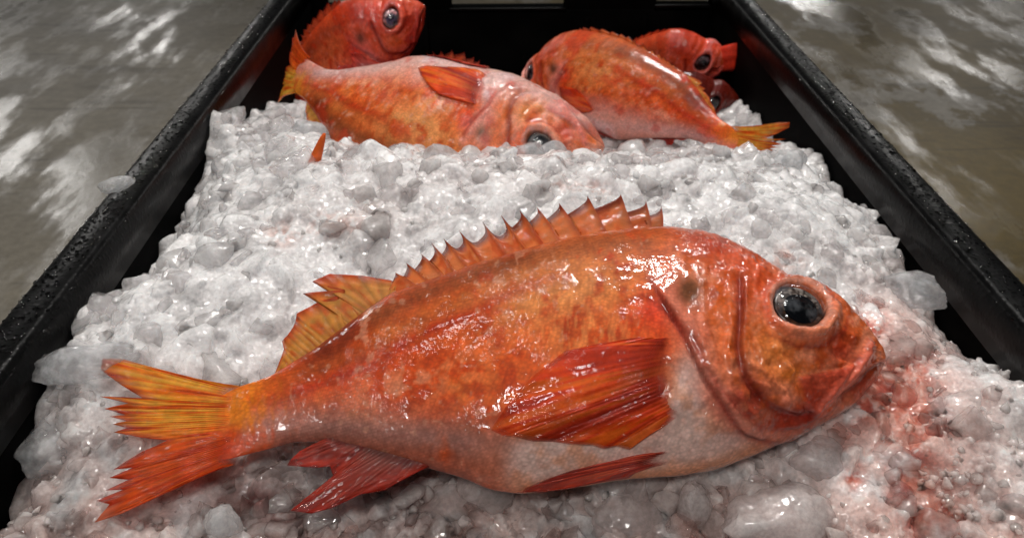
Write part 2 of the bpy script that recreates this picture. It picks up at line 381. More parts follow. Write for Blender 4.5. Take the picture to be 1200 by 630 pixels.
def over(c, col, a): return c*(1-a[:, None])+np.asarray(col)*a[:, None]
def skin_colour(P, seed=0):
    n1 = fbm(P/38., 4, 20+seed); n2 = fbm(P/13., 4, 31+seed); n3 = fbm(P/np.array([5., 15.]), 3, 44+seed)
    c = np.tile(lin(196, 76, 24), (len(P), 1))
    c = over(c, lin(212, 108, 48), sstep(.5, .75, n1)*.8)
    c = over(c, lin(172, 52, 14), sstep(.52, .3, n2)*.4)
    c = over(c, lin(204, 136, 82), np.clip(g(P, 650, 335, 100, 42, -.25)*1.2, 0, 1)*.85*sstep(.25, .5, n2))
    c = over(c, lin(214, 140, 86), g(P, 690, 390, 70, 42)*.6*sstep(.35, .6, n3))
    c = over(c, lin(205, 118, 66), g(P, 560, 440, 60, 40)*.5*sstep(.35, .62, n2))
    d, s, t = pdist(P, [(440,365),(519,332),(561,318),(603,306),(646,294),(697,286),(760,284)]); c = over(c, lin(138, 76, 46), np.exp(-(d/15.)**2)*.8*sstep(.25, .5, n2))
    c = over(c, lin(168, 92, 40), np.exp(-((d-30)/18.)**2)*.45*sstep(.3, .6, n1))
    c = over(c, lin(165, 66, 26), g(P, 520, 330, 80, 16, -.5)*.55)
    c = over(c, lin(96, 32, 12), np.clip(g(P, 395, 400, 60, 20, -.68)*1.2, 0, 1)*.85)
    d, s, t = pdist(P, [(440,372),(500,343),(561,320),(620,300)]); c = over(c, lin(120, 62, 34), np.exp(-(d/10.)**2)*.7)
    d, s, t = pdist(P, LATL); c = over(c, lin(158, 40, 12), np.exp(-(d/10.)**2)*.9*sstep(1., .45, t)*sstep(.2, .5, n2))
    c = over(c, lin(150, 84, 48), np.exp(-((d-15)/10.)**2)*.35*(s < 0)*sstep(1., .5, t))
    # pale mauve flank and belly
    d, s, t = pdist(P, [(255,505),(300,500),(400,500),(500,512),(560,520),(600,535)])
    c = over(c, lin(166, 116, 108), np.exp(-(d/28.)**2)*.95*sstep(.15, .5, n1+.12))
    d, s, t = pdist(P, [(330,523),(386,520),(440,532),(503,548),(560,562)])
    c = over(c, lin(128, 78, 72), np.exp(-(d/14.)**2)*.6)
    c = over(c, lin(196, 150, 128), g(P, 470, 452, 60, 20, -.25)*.45*sstep(.42, .6, n2))
    bm_ = sstep(0, 1, np.clip(g(P, 720, 545, 125, 48)+g(P, 838, 508, 54, 54)+g(P, 812, 455, 24, 52)+g(P, 640, 545, 50, 26), 0, 1))
    c = over(c, lin(226, 192, 180), bm_*.95)
    c = over(c, lin(212, 132, 92), bm_*sstep(.52, .72, n1)*.5)
    d, s, t = pdist(P, [(600,577),(670,571),(800,554),(840,547),(881,532),(915,520)]); c = over(c, lin(216, 138, 96), np.exp(-(d/13.)**2)*.75*sstep(590, 640, P[:, 0]))
    c = over(c, lin(170, 82, 58), g(P, 580, 545, 26, 38)*.7)
    c = over(c, lin(205, 44, 20), g(P, 768, 362, 26, 30, .5)*.8)
    # head
    hm = sstep(770, 800, P[:, 0]+(P[:, 1]-350)*.0-np.interp(P[:, 1], [300, 350, 430, 520], [0, 5, 45, 130]))
    c = over(c, lin(206, 104, 56), hm*.9)
    c = over(c, lin(216, 140, 116), hm*sstep(.36, .62, n2)*.75)
    c = over(c, lin(150, 44, 36), hm*sstep(.62, .74, fbm(P/9., 3, 150+seed))*.4)
    c = over(c, lin(208, 120, 104), np.clip(g(P, 812, 385, 22, 58, -.42)+g(P, 838, 470, 36, 16, .9)+g(P, 905, 430, 30, 30)*.7, 0, 1)*.8)
    c = over(c, lin(166, 52, 22), g(P, 835, 288, 66, 24, .38)*.85)
    c = over(c, lin(196, 68, 32), g(P, 880, 330, 34, 40)*.6)
    c = over(c, lin(208, 116, 96), g(P, 790, 352, 16, 34, -.5)*.8)
    c = over(c, lin(214, 128, 60), g(P, 905, 415, 26, 34)*.75)
    c = over(c, lin(206, 92, 26), g(P, 847, 385, 14, 50)*.6)
    c = over(c, lin(216, 122, 40), g(P, 925, 438, 16, 9)*.8)
    c = over(c, lin(84, 58, 38), np.clip(g(P, 808, 341, 15, 17, .3)*1.25, 0, 1)*.85)
    c = over(c, lin(136, 32, 30), np.clip(g(P, 930, 490, 56, 20, -.35)*1.2, 0, 1)*.85)
    c = over(c, lin(140, 38, 34), np.clip(g(P, 872, 472, 28, 36, .8)*1.2, 0, 1)*.8*sstep(.28, .55, n2))
    c = over(c, lin(214, 134, 122), g(P, 862, 492, 8, 34, -.9)*.7)
    c = over(c, lin(170, 44, 26), g(P, 985, 408, 24, 22)*.8)
    c = over(c, lin(150, 40, 30), g(P, 1012, 450, 30, 24)*.8)
    c = over(c, lin(196, 112, 96), g(P, 918, 470, 12, 10)*.6)
    sd = polysd(P, MAXI); c = over(c, lin(172, 62, 50), sstep(3, -3, sd)*.85)
    d, s, t = pdist(P, LIP); c = over(c, lin(204, 104, 92), np.exp(-(d/6.5)**2)*.9)
    d, s, t = pdist(P, GAP); c = over(c, lin(92, 24, 22), np.exp(-(d/4.)**2)*.7*sstep(1, .7, t))
    d, s, t = pdist(P, PREO); c = over(c, lin(112, 24, 22), np.exp(-(d/6.5)**2)*.8*sstep(0, .05, t))
    d, s, t = pdist(P, GILL); c = over(c, lin(128, 30, 30), np.exp(-(d/3.6)**2)*.75)
    c = over(c, lin(212, 128, 112), np.exp(-((d-9)/6)**2)*(s < 0)*.5)
    d, s, t = pdist(P, GILL_IN); c = over(c, lin(150, 44, 40), np.exp(-(d/4.)**2)*.6)
    r, th = eye_r(P)
    rw = r+(n2-.5)*.3
    c = over(c, lin(206, 92, 62), np.exp(-((rw-1.35)/.30)**2)*.9)
    c = over(c, lin(218, 158, 144), np.exp(-((rw-1.14)/.12)**2)*.75)
    c = over(c, lin(220, 142, 116), np.exp(-((rw-1.4)/.22)**2)*sstep(0., .8, np.cos(th-.8))*.75)
    c = over(c, lin(140, 40, 30), np.exp(-((rw-1.85)/.12)**2)*sstep(0., .8, np.cos(th-.9))*.7)
    c = over(c, lin(60, 30, 22), sstep(1.02, .9, r))
    # tail stalk
    c = over(c, lin(204, 84, 18), g(P, 285, 465, 40, 16, -.1)*.8)
    c = over(c, lin(166, 96, 84), g(P, 275, 505, 30, 15)*.7)
    # rows of scales: pale centres in slanting rows, a few scales rubbed off
    d1 = (P[:, 0]*.92+P[:, 1]*.40)/5.2; d2 = (P[:, 0]*.45-P[:, 1]*.9)/4.6
    ph = np.sin(2*np.pi*(d1+.35*n2))*np.sin(2*np.pi*(d2+.35*n1)); fl_ = sstep(860, 760, P[:, 0])*sstep(290, 330, P[:, 0])
    c = c*(1+(.13*ph*fl_*(.4+n2))[:, None])
    rub = sstep(.70, .78, fbm(P/11., 3, 160+seed))*fl_; c = over(c, lin(206, 150, 128), rub*.4)
    # fine mottling
    m = (.80+.46*n2)*(.86+.30*n3); m = m*(1-bm_*.7)+bm_*.7*1.04
    sat = np.clip((c[:, 0]-c[:, 2])/c[:, 0]*2.2-1.1, 0, 1)[:, None]
    c = c*m[:, None]*(1+(np.array([1.18, 1.03, .74])-1)*sat)
    te = sstep(335, 272, P[:, 0]+(n3-.5)*60); lowt = sstep(488, 512, P[:, 1]+(n2-.5)*20)[:, None]; tc_ = lin(228, 126, 32)*(1-lowt)+lin(206, 74, 20)*lowt; c = over(c, tc_*(.8+.4*fbm(np.stack([P[:, 0]*.03, P[:, 1]*.33], -1), 3, 3))[:, None], te*.95)
    rd = sstep(.66, .78, fbm(P/6., 3, 77+seed)); c = over(c, lin(160, 34, 14), rd*.14)
    return np.clip(c, .003, .9)

def body_model(nx, nt, seed=0, pale=0.):
    u = np.linspace(0, 1, nx); u = .5-.5*np.cos(np.pi*np.clip(u, 0, 1)); u = .55*u+.45*np.linspace(0, 1, nx)
    x = X0+u*FL
    th = np.linspace(0, 2*np.pi, nt, endpoint=False)
    yt, yb, w = y_top(x), y_bot(x), half_w(x)
    endf = np.sqrt(np.clip(1-((u-.985)/.015).clip(0)**2, 0.02, 1)); ym = (yt+yb)/2
    yt = ym+(yt-ym)*endf; yb = ym+(yb-ym)*endf; w = w*endf
    ct, st = np.cos(th), np.sin(th)
    ex = .9
    cy = np.sign(ct)*np.abs(ct)**ex; sz = np.sign(st)*np.abs(st)**1.12
    Y = ym[:, None]+np.where(ct > 0, (yt-ym)[:, None], (ym-yb)[:, None])*cy
    Zz = w[:, None]*sz
    Xx = np.repeat(x[:, None], nt, 1)
    Lc = np.stack([Xx, Y, Zz], -1).reshape(-1, 3)
    Lm = Lc.copy(); Lm[:, 2] = np.abs(Lm[:, 2])
    P = proj(to_world(Lm))
    nrm = np.stack([np.zeros_like(Y), ct[None]/np.maximum((yt-yb)[:, None]/2, .004), st[None]/np.maximum(w[:, None], .003)], -1).reshape(-1, 3)
    nrm /= np.linalg.norm(nrm, axis=1)[:, None]
    edge = sstep(.0, .35, np.abs(np.tile(st, nx)))
    Lc = Lc+nrm*(relief(P)*(.25+.75*edge))[:, None]
    C = skin_colour(P, seed)
    if pale:
        q = np.clip((P[:, 1]-np.interp(P[:, 0], [280, 600, 780, 1000], [480, 420, 400, 430]))/60., 0, 1)*pale
        q = q*(.4+.6*fbm(P/30., 3, 90+seed)*1.4).clip(0, 1)
        C = over(C, lin(222, 160, 134), q*.85)
        C = over(C, lin(198, 48, 20), sstep(.6, .74, fbm(P/34., 3, 120+seed))*.5)
    i = np.arange(nx-1)[:, None]*nt; j = np.arange(nt)[None]; j2 = (j+1) % nt
    Fq = np.stack([i+j, i+nt+j, i+nt+j2, i+j2], -1).reshape(-1, 4)[:, ::-1]
    # caps
    V = np.concatenate([Lc, Lc[:nt].mean(0)[None], Lc[-nt:].mean(0)[None]]); C = np.concatenate([C, C[:1], C[-nt:-nt+1]])
    a = len(Lc); k = np.arange(nt); k2 = (k+1) % nt
    F1 = np.stack([np.full(nt, a), k2, k], -1)[:, ::-1]; F2 = np.stack([np.full(nt, a+1), (nx-1)*nt+k, (nx-1)*nt+k2], -1)[:, ::-1]
    return V, [Fq, F1, F2], C

def fin_model(pairs, colfun, nv=26, sub=7, z=0., skin=False, thick=.0007, ray_h=.0006, webbed=None, curl=0., lift=None, seed=0, melt=0.):
    """pairs: list of (base_px, tip_px); the fin is a fan of rays between them"""
    B = np.array([p[0] for p in pairs], float); T = np.array([p[1] for p in pairs], float)
    n = len(pairs); s = np.linspace(0, n-1, (n-1)*sub+1); k = np.minimum(s.astype(int), n-2); f = s-k
    fb = f
    ft = f.copy()
    if webbed is not None:
        up = np.array([webbed[i] for i in range(n)], float)   # 1 = spine tip, 0 = notch
        tipi = np.where(up[k] > up[k+1], k, k+1); noti = np.where(up[k] > up[k+1], k+1, k)
        sd_ = np.where(up[k] > up[k+1], 1., -1.)
        ax_ = B[tipi]-T[tipi]; ln = np.linalg.norm(ax_, axis=1)[:, None]; ax_ = ax_/ln
        dep = np.einsum('ij,ij->i', T[noti]-T[tipi], ax_)[:, None]
        c1 = T[tipi]+ax_*np.clip(dep*.55, 0, ln*.5)+np.stack([1.4*sd_, 0*sd_], -1); c2 = T[tipi]+ax_*np.clip(dep*1.02, 0, ln*.85)+np.stack([2.2*sd_, 0*sd_], -1)
        g_ = np.where(up[k] > up[k+1], f, 1-f)[:, None]      # 0 at the spine tip, 1 at the notch
        Tz = T[tipi]*(1-g_)**3+c1*3*g_*(1-g_)**2+c2*3*g_**2*(1-g_)+T[noti]*g_**3
    Bs = B[k]*(1-fb)[:, None]+B[k+1]*fb[:, None]; Ts = T[k]*(1-ft)[:, None]+T[k+1]*ft[:, None]
    if webbed is not None: Ts = Tz
    v = np.linspace(0, 1, nv)
    P = Bs[:, None]*(1-v)[None, :, None]+Ts[:, None]*v[None, :, None]
    ns = len(s); Pf = P.reshape(-1, 2)
    if skin:
        Lc = px_on_skin(Pf[:, 0], Pf[:, 1]).reshape(ns, nv, 3)
        lf = np.interp(v, [0, .06, .16, .6, 1], [-.0035, -.0010, .0006, .0014, .0006])
        Lc[..., 2] += lf[None]+.0012
    else:
        xy = loc(Pf[:, 0], Pf[:, 1], 0.); Lc = np.concatenate([xy, np.zeros((len(xy), 1))], 1).reshape(ns, nv, 3)
        Lc[..., 2] += z
    su = s/(n-1)
    rays = np.cos(s*2*np.pi*(1 if webbed is None else .5))
    rr = np.abs(np.sin(np.pi*s*1.5+.6))**.7
    if webbed is not None: rr = np.abs(np.cos(np.pi*(s+1)/2))**8
    rip = (fbm(np.stack([np.repeat(su[:, None]*9, nv, 1), np.repeat(v[None]*3, ns, 0)], -1), 3, 8+seed)-.5)*.004*v[None]
    Lc[..., 2] += rip+ray_h*rr[:, None]*(1-.4*v[None])-curl*v[None]**2
    if lift is not None: Lc[..., 2] += lift(su[:, None], v[None])
    C = colfun(np.repeat(su[:, None], nv, 1).ravel(), np.repeat(v[None], ns, 0).ravel(), np.repeat(rr[:, None], nv, 1).ravel(), Pf)
    th = thick*(1-.75*v)[None]
    vv_ = np.repeat(v[None], ns, 0).ravel(); uu_ = np.repeat(su[:, None], nv, 1).ravel(); ge = streak(uu_, vv_, 21+seed, 40.)
    web = np.clip(sstep(.34, .04, vv_/(1+1.6*sstep(.72, 1., uu_))+.05*(ge-.5))*.97+.7*sstep(.9, 1., vv_)+.6*sstep(.93, 1., uu_), 0, 1) if skin else .42*sstep(.55, 1., vv_)*sstep(.42, .6, ge)
    if melt: web = np.maximum(web, sstep(melt, .02, vv_+.12*(ge-.5))*.95)
    web = np.concatenate([web, web])
    top = Lc.copy(); top[..., 2] += th; bot = Lc.copy(); bot[..., 2] -= th
    V = np.concatenate([top.reshape(-1, 3), bot.reshape(-1, 3)]); C = np.concatenate([C, C])
    o = ns*nv
    i = np.arange(ns-1)[:, None]*nv; j = np.arange(nv-1)[None]
    q = np.stack([i+j, i+nv+j, i+nv+j+1, i+j+1], -1).reshape(-1, 4)
    e = []
    ii = np.arange(ns-1)*nv; e.append(np.stack([ii+nv-1, ii+2*nv-1, o+ii+2*nv-1, o+ii+nv-1], -1)); e.append(np.stack([ii, o+ii, o+ii+nv, ii+nv], -1))
    jj = np.arange(nv-1); e.append(np.stack([jj, jj+1, o+jj+1, o+jj], -1)); b0 = (ns-1)*nv; e.append(np.stack([b0+jj, o+b0+jj, o+b0+jj+1, b0+jj+1], -1))
    F = np.concatenate([q, (q+o)[:, ::-1]]+e)
    return V, F, C, web

def streak(u, v, seed, nu=46., nvv=2.2): return fbm(np.stack([u*nu, v*nvv], -1), 3, seed)
def col_tail(u, v, rr, P):
    n = streak(u, v, 3, 60)
    c = np.tile(lin(226, 128, 30), (len(u), 1))
    c = over(c, lin(206, 76, 18), sstep(.42, .62, u)*.85)
    c = over(c, lin(238, 176, 66), sstep(.42, .66, n)*.8*sstep(.62, .4, u))
    c = over(c, lin(184, 48, 16), sstep(.5, .3, n)*.7)
    c = over(c, lin(168, 40, 22), sstep(.78, 1., v)*.75)
    c = over(c, lin(198, 70, 20), sstep(.3, .0, v)*.7)
    c = over(c, lin(214, 140, 104), sstep(.8, 1, v)*.5*((u < .12)|(u > .85)))
    return c*(1.0+.4*rr)[:, None]
def col_softd(u, v, rr, P):
    n = streak(u, v, 5, 40)
    c = np.tile(lin(206, 146, 66), (len(u), 1))
    c = over(c, lin(200, 92, 34), sstep(.5, .3, n)*.75)
    c = over(c, lin(212, 104, 56), sstep(.62, 1., v)*.75); c = over(c, lin(176, 52, 26), sstep(.85, 1., v)*.7)
    c = over(c, lin(170, 110, 44), sstep(.35, 0., v)*.5)
    return c*(.95+.42*rr)[:, None]
def col_spiny(u, v, rr, P):
    n = streak(u, v, 6, 60)
    c = np.tile(lin(240, 142, 74), (len(u), 1)); c = over(c, lin(222, 96, 36), sstep(.5, .3, n)*.7)
    c = over(c, lin(224, 150, 96), sstep(.5, .7, n)*.4*sstep(.8, .4, v))
    c = over(c, lin(120, 26, 18), sstep(.72, .97, v)*.85)
    c = over(c, lin(150, 92, 80), sstep(.75, 1, u)*.4)
    c = over(c, lin(176, 60, 36), rr*.55)
    return c
def col_pect(u, v, rr, P):
    n = streak(u, v, 9, 26)
    c = np.tile(lin(218, 62, 12), (len(u), 1)); c = over(c, lin(232, 104, 26), sstep(.48, .72, n)*.75)
    c = over(c, lin(160, 30, 8), sstep(.5, .3, n)*.6)
    c = over(c, lin(138, 30, 20), sstep(.55, .1, v)*.7*sstep(.85, .4, u))
    c = over(c, lin(118, 22, 12), np.exp(-((u-.55)/.10)**2)*sstep(.1, .4, v)*.6)
    c = over(c, lin(206, 104, 48), sstep(.74, .9, u)*.6*sstep(.15, .6, v))
    c = over(c, lin(212, 140, 112), sstep(.17, .03, v)*sstep(.10, .5, u)*.95)
    c = over(c, lin(160, 84, 76), sstep(.3, .1, v)*sstep(.45, .8, u)*.5)
    return c*(.92+.1*rr)[:, None]
def col_pelv(u, v, rr, P):
    n = streak(u, v, 12, 10)
    c = np.tile(lin(206, 66, 40), (len(u), 1)); c = over(c, lin(140, 34, 26), sstep(.5, .3, n)*.8); c = over(c, lin(150, 46, 38), sstep(.5, .2, v)*.6); c = over(c, lin(212, 146, 116), sstep(.16, .02, v))
    c = over(c, lin(226, 110, 76), sstep(.55, .75, n)*.5)
    return c
def col_anal(u, v, rr, P):
    n = streak(u, v, 14, 30)
    c = np.tile(lin(176, 66, 50), (len(u), 1)); c = over(c, lin(198, 62, 40), sstep(.5, .9, v)*.8); c = over(c, lin(150, 96, 88), sstep(.5, .05, v)*.9)
    c = over(c, lin(138, 36, 26), sstep(.5, .3, n)*.6); c = over(c, lin(180, 36, 20), sstep(.85, 1, v)*.6)
    return c

def lerp_pts(poly, ts):
    poly = np.array(poly, float); seg = np.r_[0, np.cumsum(np.hypot(*np.diff(poly, axis=0).T))]; seg /= seg[-1]
    return np.stack([np.interp(ts, seg, poly[:, 0]), np.interp(ts, seg, poly[:, 1])], -1)
TAIL_TIP = [(244,449),(219,441),(184,432),(146,422),(121,421),(119,434),(142,451),(168,467),(118,465),(152,473),(123,479),(148,486),(129,488),(150,494),(134,498),(150,502),(135,507),(167,513),(197,516),(167,529),(134,550),(158,548),(129,560),(151,562),(124,574),(145,573),(113,586),(128,590),(110,611),(142,601),(184,582),(223,564),(258,549)]
TAIL_BASE = [(286,453),(290,462),(291,475),(290,492),(288,508),(284,525),(276,543)]
_tb = lerp_pts(TAIL_BASE, np.linspace(0, 1, len(TAIL_TIP)))
TAIL_PAIRS = list(zip(map(tuple, _tb), TAIL_TIP))
SOFT_TIP = [(322,437),(329,420),(333,409),(331,401),(338,393),(343,384),(346,376),(348,368),(373,354),(397,347),(355,344),(404,340),(366,330),(387,322),(425,324),(458,328),(466,330)]
_sb = lerp_pts([(330,438),(369,413),(415,378),(462,346)], np.linspace(0, 1, len(SOFT_TIP)))
SOFT_PAIRS = list(zip(map(tuple, _sb), SOFT_TIP))
SP_TIPS = [(465,320),(478,310),(495,298),(507,285),(522,282),(540,273),(567,261),(589,254),(611,248),(631,243),(657,239),(690,231),(729,229),(759,236),(777,241)]
SP_NOT = [(474,320),(486,314),(503,304),(517,297),(540,288),(562,280),(590,273),(601,264),(620,259),(640,255),(664,250),(690,246),(725,249),(751,251),(772,254),(780,266)]
DB = [(458,352),(519,331),(561,316),(603,304),(646,292),(697,284),(743,279),(782,277)]
SP_TIPS = [(x-2, y-1) for x, y in SP_TIPS]; SP_NOT = [(x, y+1.5) for x, y in SP_NOT]
SPINY_PAIRS, SP_WEB = [((452, 354), (458, 334))], [0]
for k in range(len(SP_TIPS)):
    for q, w in ((SP_TIPS[k], 1), (SP_NOT[k], 0)):
        bx = q[0]+np.interp(q[0], [465, 650, 690, 730, 760, 777], [32, 32, 28, 18, 8, 2])*(1. if w else .7)
        bx = min(bx, 781)
        by = np.interp(bx, [p[0] for p in DB], [p[1] for p in DB])
        SPINY_PAIRS.append(((bx, by), q)); SP_WEB.append(w)
bxs = np.maximum.accumulate([p[0][0] for p in SPINY_PAIRS])
SPINY_PAIRS = [((bx, float(np.interp(bx, [p[0] for p in DB], [p[1] for p in DB]))), p[1]) for bx, p in zip(bxs, SPINY_PAIRS)]
PECT_TIP = [(747,398),(700,404),(662,412),(627,440),(608,460),(593,477),(575,505),(590,512),(603,513),(625,518),(647,518),(670,522),(693,523),(707,527),(722,524),(737,528),(746,521),(756,513)]
_pb = lerp_pts([(787,398),(800,414),(808,440),(808,466),(799,490)], np.linspace(0, 1, len(PECT_TIP)))
PECT_PAIRS = list(zip(map(tuple, _pb), PECT_TIP))
PELV_TIP = [(747,535),(693,546),(643,561),(606,577),(633,577),(670,573),(727,559),(773,545)]
_vb = lerp_pts([(784,531),(788,536),(786,543)], np.linspace(0, 1, len(PELV_TIP)))
PELV_PAIRS = list(zip(map(tuple, _vb), PELV_TIP))
ANAL_TIP = [(383,518),(366,522),(353,529),(345,538),(338,547),(368,549),(388,548),(391,558),(371,574),(356,586),(341,598),(366,602),(388,596),(422,580),(452,574),(477,561),(498,550),(507,546)]
_ab = lerp_pts([(390,508),(440,522),(480,535),(508,544)], np.linspace(0, 1, len(ANAL_TIP)))
ANAL_PAIRS = list(zip(map(tuple, _ab), ANAL_TIP))

def eye_models():
    """iris shell, pupil disc and cornea dome as local coordinates"""
    c = px_on_skin(np.array([EYE_C[0]], float), np.array([EYE_C[1]], float))[0]
    ax = loc(EYE_C[0]+EYE_A*math.cos(EYE_ROT), EYE_C[1]+EYE_A*math.sin(EYE_ROT), c[2])-loc(*EYE_C, c[2])
    ay = loc(EYE_C[0]-EYE_B*math.sin(EYE_ROT), EYE_C[1]+EYE_B*math.cos(EYE_ROT), c[2])-loc(*EYE_C, c[2])
    slope_x = (surf_z(c[0]+.012, c[1])-surf_z(c[0]-.012, c[1]))/.024; slope_y = (surf_z(c[0], c[1]+.01)-surf_z(c[0], c[1]-.01))/.02
    def dome(r0, r1, hfun, nr=16, na=64, off=(0, 0)):
        rr = np.linspace(r0, r1, nr); a = np.linspace(0, 2*np.pi, na, endpoint=False)
        R, A = np.meshgrid(rr, a, indexing='ij')
        xy = c[:2]+(R*np.cos(A)+off[0])[..., None]*ax+(R*np.sin(A)+off[1])[..., None]*ay
        z = c[2]+hfun(R)+(xy[..., 0]-c[0])*slope_x*.8+(xy[..., 1]-c[1])*slope_y*.8
        V = np.concatenate([xy, z[..., None]], -1).reshape(-1, 3)
        i = np.arange(nr-1)[:, None]*na; j = np.arange(na)[None]; j2 = (j+1) % na
        F = np.stack([i+j, i+na+j, i+na+j2, i+j2], -1).reshape(-1, 4)
        if ax[0]*ay[1]-ax[1]*ay[0] < 0: F = F[:, ::-1]
        return V, F, R.ravel(), A.ravel()
    iv, ifc, R, A = dome(.50, 1.12, lambda r: .0030*(1-r)-.0020*np.clip(r-.98, 0, 1)*8-.001)
    n = fbm(np.stack([np.cos(A)*6, np.sin(A)*6, R*5], -1), 3, 2)
    ic = np.tile(lin(126, 86, 62), (len(iv), 1)); ic = over(ic, lin(220, 206, 196), sstep(.38, .56, n)*.9*sstep(.5, -.3, np.sin(A))); ic = over(ic, lin(190, 150, 40), np.exp(-((R-.6)/.09)**2)*sstep(.2, .8, np.sin(A))*.9)
    ic = over(ic, lin(38, 24, 20), sstep(.52, .45, n)*.7); ic = over(ic, lin(20, 14, 12), sstep(.95, 1.05, R)*.8)
    pv, pf, _, _ = dome(.01, .70, lambda r: .0018-.0040*r*r+.0004, 14, 56, (.06, .10))
    cv, cf, _, _ = dome(.01, 1.10, lambda r: .0060*np.sqrt(np.clip(1-(r/1.12)**2, 0, 1))-.0006, 22, 72)
    return (iv, ifc, ic), (pv, pf, np.tile(lin(10, 12, 17), (len(pv), 1))), (cv, cf, np.ones((len(cv), 3)))

def gape_model():
    """jaws stretched open into a short flaring funnel"""
    st = [(-.040, .022, .020, 0), (-.015, .026, .022, 0), (.006, .028, .023, 0), (.016, .032, .026, 0), (.021, .033, .026, 0), (.022, .031, .024, 1), (.016, .026, .020, 1), (.0, .018, .014, 1), (-.02, .004, .004, 1)]
    na = 40; V, C = [], []
    yc = (y_top(X1-.012)+y_bot(X1-.012))/2
    for (dx, ry, rz, inner) in st:
        for k in range(na):
            a = 2*math.pi*k/na; wob = 1+.10*math.sin(3*a+1)+.06*math.sin(7*a)
            V.append((X1+dx+.010*math.cos(a)*(dx > 0)-.008*abs(math.sin(a))*(dx > .02), yc+ry*wob*math.cos(a), rz*wob*math.sin(a)))
            C.append(lin(120, 24, 16) if inner else lin(206, 66, 30))
    V = np.array(V); C = np.array(C); n = len(st)
    i = np.arange(n-1)[:, None]*na; j = np.arange(na)[None]; j2 = (j+1) % na
    F = np.stack([i+j, i+j2, i+na+j2, i+na+j], -1).reshape(-1, 4)[:, ::-1]
    return V, F, C*(.7+.6*fbm(V*120, 3, 5))[:, None]
def flip(V): V = V.copy(); V[:, 2] *= -1; return V
def rev(F): return [f[:, ::-1] for f in F] if isinstance(F, list) else F[:, ::-1]

def make_fish(label, warp, origin, lod, seed=0, pale=0., gain=(1, 1, 1), both=False, group='whole red fish in the crate', clouded=False, tail=True, rough_edit=None, gape=False, limp=1.):
    root = empty('redfish', tuple(origin)); tag(root, label, 'fish', group)
    og = np.asarray(origin)
    gain = np.array(gain)
    def add(name, V, F, C, mat, parent, web=None):
        W = warp(V)-og; at = {'lco': V}
        if web is not None: at['web'] = web
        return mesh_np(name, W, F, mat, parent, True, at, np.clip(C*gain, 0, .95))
    V, F, C = body_model(*((520, 320) if lod else (190, 130)), seed=seed, pale=pale)
    if rough_edit is not None: C = rough_edit(V, C)
    body = add('body', V, F, C, M_SKIN, root)
    nv = 30 if lod else 14; sub = 8 if lod else 4
    def fin(name, pairs, colf, sd, **k):
        pr = [(p, (p[0]+(q[0]-p[0])*limp, p[1]+(q[1]-p[1])*limp)) for p, q in pairs] if limp < 1 and name != 'tail_fin' else pairs
        V, F, C, w_ = fin_model(pr, colf, nv, sub*(2 if 'webbed' in k else 1), seed=seed+sd, **k); add(name, V, F, C, M_FIN, root, w_)
    fin('tail_fin', TAIL_PAIRS, col_tail, 1, thick=.0010, ray_h=.0005, melt=.30)
    fin('soft_dorsal_fin', SOFT_PAIRS, col_softd, 2, ray_h=.0004)
    fin('spiny_dorsal_fin', SPINY_PAIRS, col_spiny, 3, thick=.0011, webbed=SP_WEB)
    fin('anal_fin', ANAL_PAIRS, col_anal, 4, z=.002, ray_h=.0004)
    def lp(prs): return [(p, (p[0]+(q[0]-p[0])*(.5+.5*limp), p[1]+(q[1]-p[1])*(.5+.5*limp))) for p, q in prs]
    pv = [fin_model(PELV_PAIRS, col_pelv, nv, sub+4, skin=True, thick=.0022, ray_h=.001, seed=seed+5)]
    pc = [fin_model(lp(PECT_PAIRS), col_pect, nv, sub, skin=True, thick=.0006, ray_h=.00022, seed=seed+6)]
    for name, lst in (('pelvic_fin', pv), ('pectoral_fin', pc)):
        for V, F, C, w_ in lst:
            add(name, V, F, C, M_FIN_FLAT, root, w_)
            if both: add(name, flip(V), rev(F), C, M_FIN_FLAT, root, w_)
    ir, pu, co = eye_models()
    if clouded: pu = (pu[0], pu[1], np.tile(lin(104, 120, 146), (len(pu[0]), 1))*sstep(-.2, .55, fbm(pu[0]*260, 3, seed)-.35)[:, None]*1.2)
    for sgn in ((1, -1) if both else (1,)):
        fx = (lambda V: V) if sgn > 0 else flip; fr = (lambda F: F) if sgn > 0 else rev
        e = add('eye', fx(ir[0]), fr(ir[1]), ir[2]*(.4 if clouded == 0 else 1.6), M_IRIS, root)
        add('pupil', fx(pu[0]), fr(pu[1]), pu[2], M_PUPIL, e)
        add('cornea', fx(co[0]), fr(co[1]), co[2], M_CORNEA, e)
    if gape: add('open_mouth', *gape_model(), M_SKIN, root)
    return root

make_fish('large orange redfish lying on its side across the front of the ice, spines raised',
          to_world, FO-FN*.03, True)

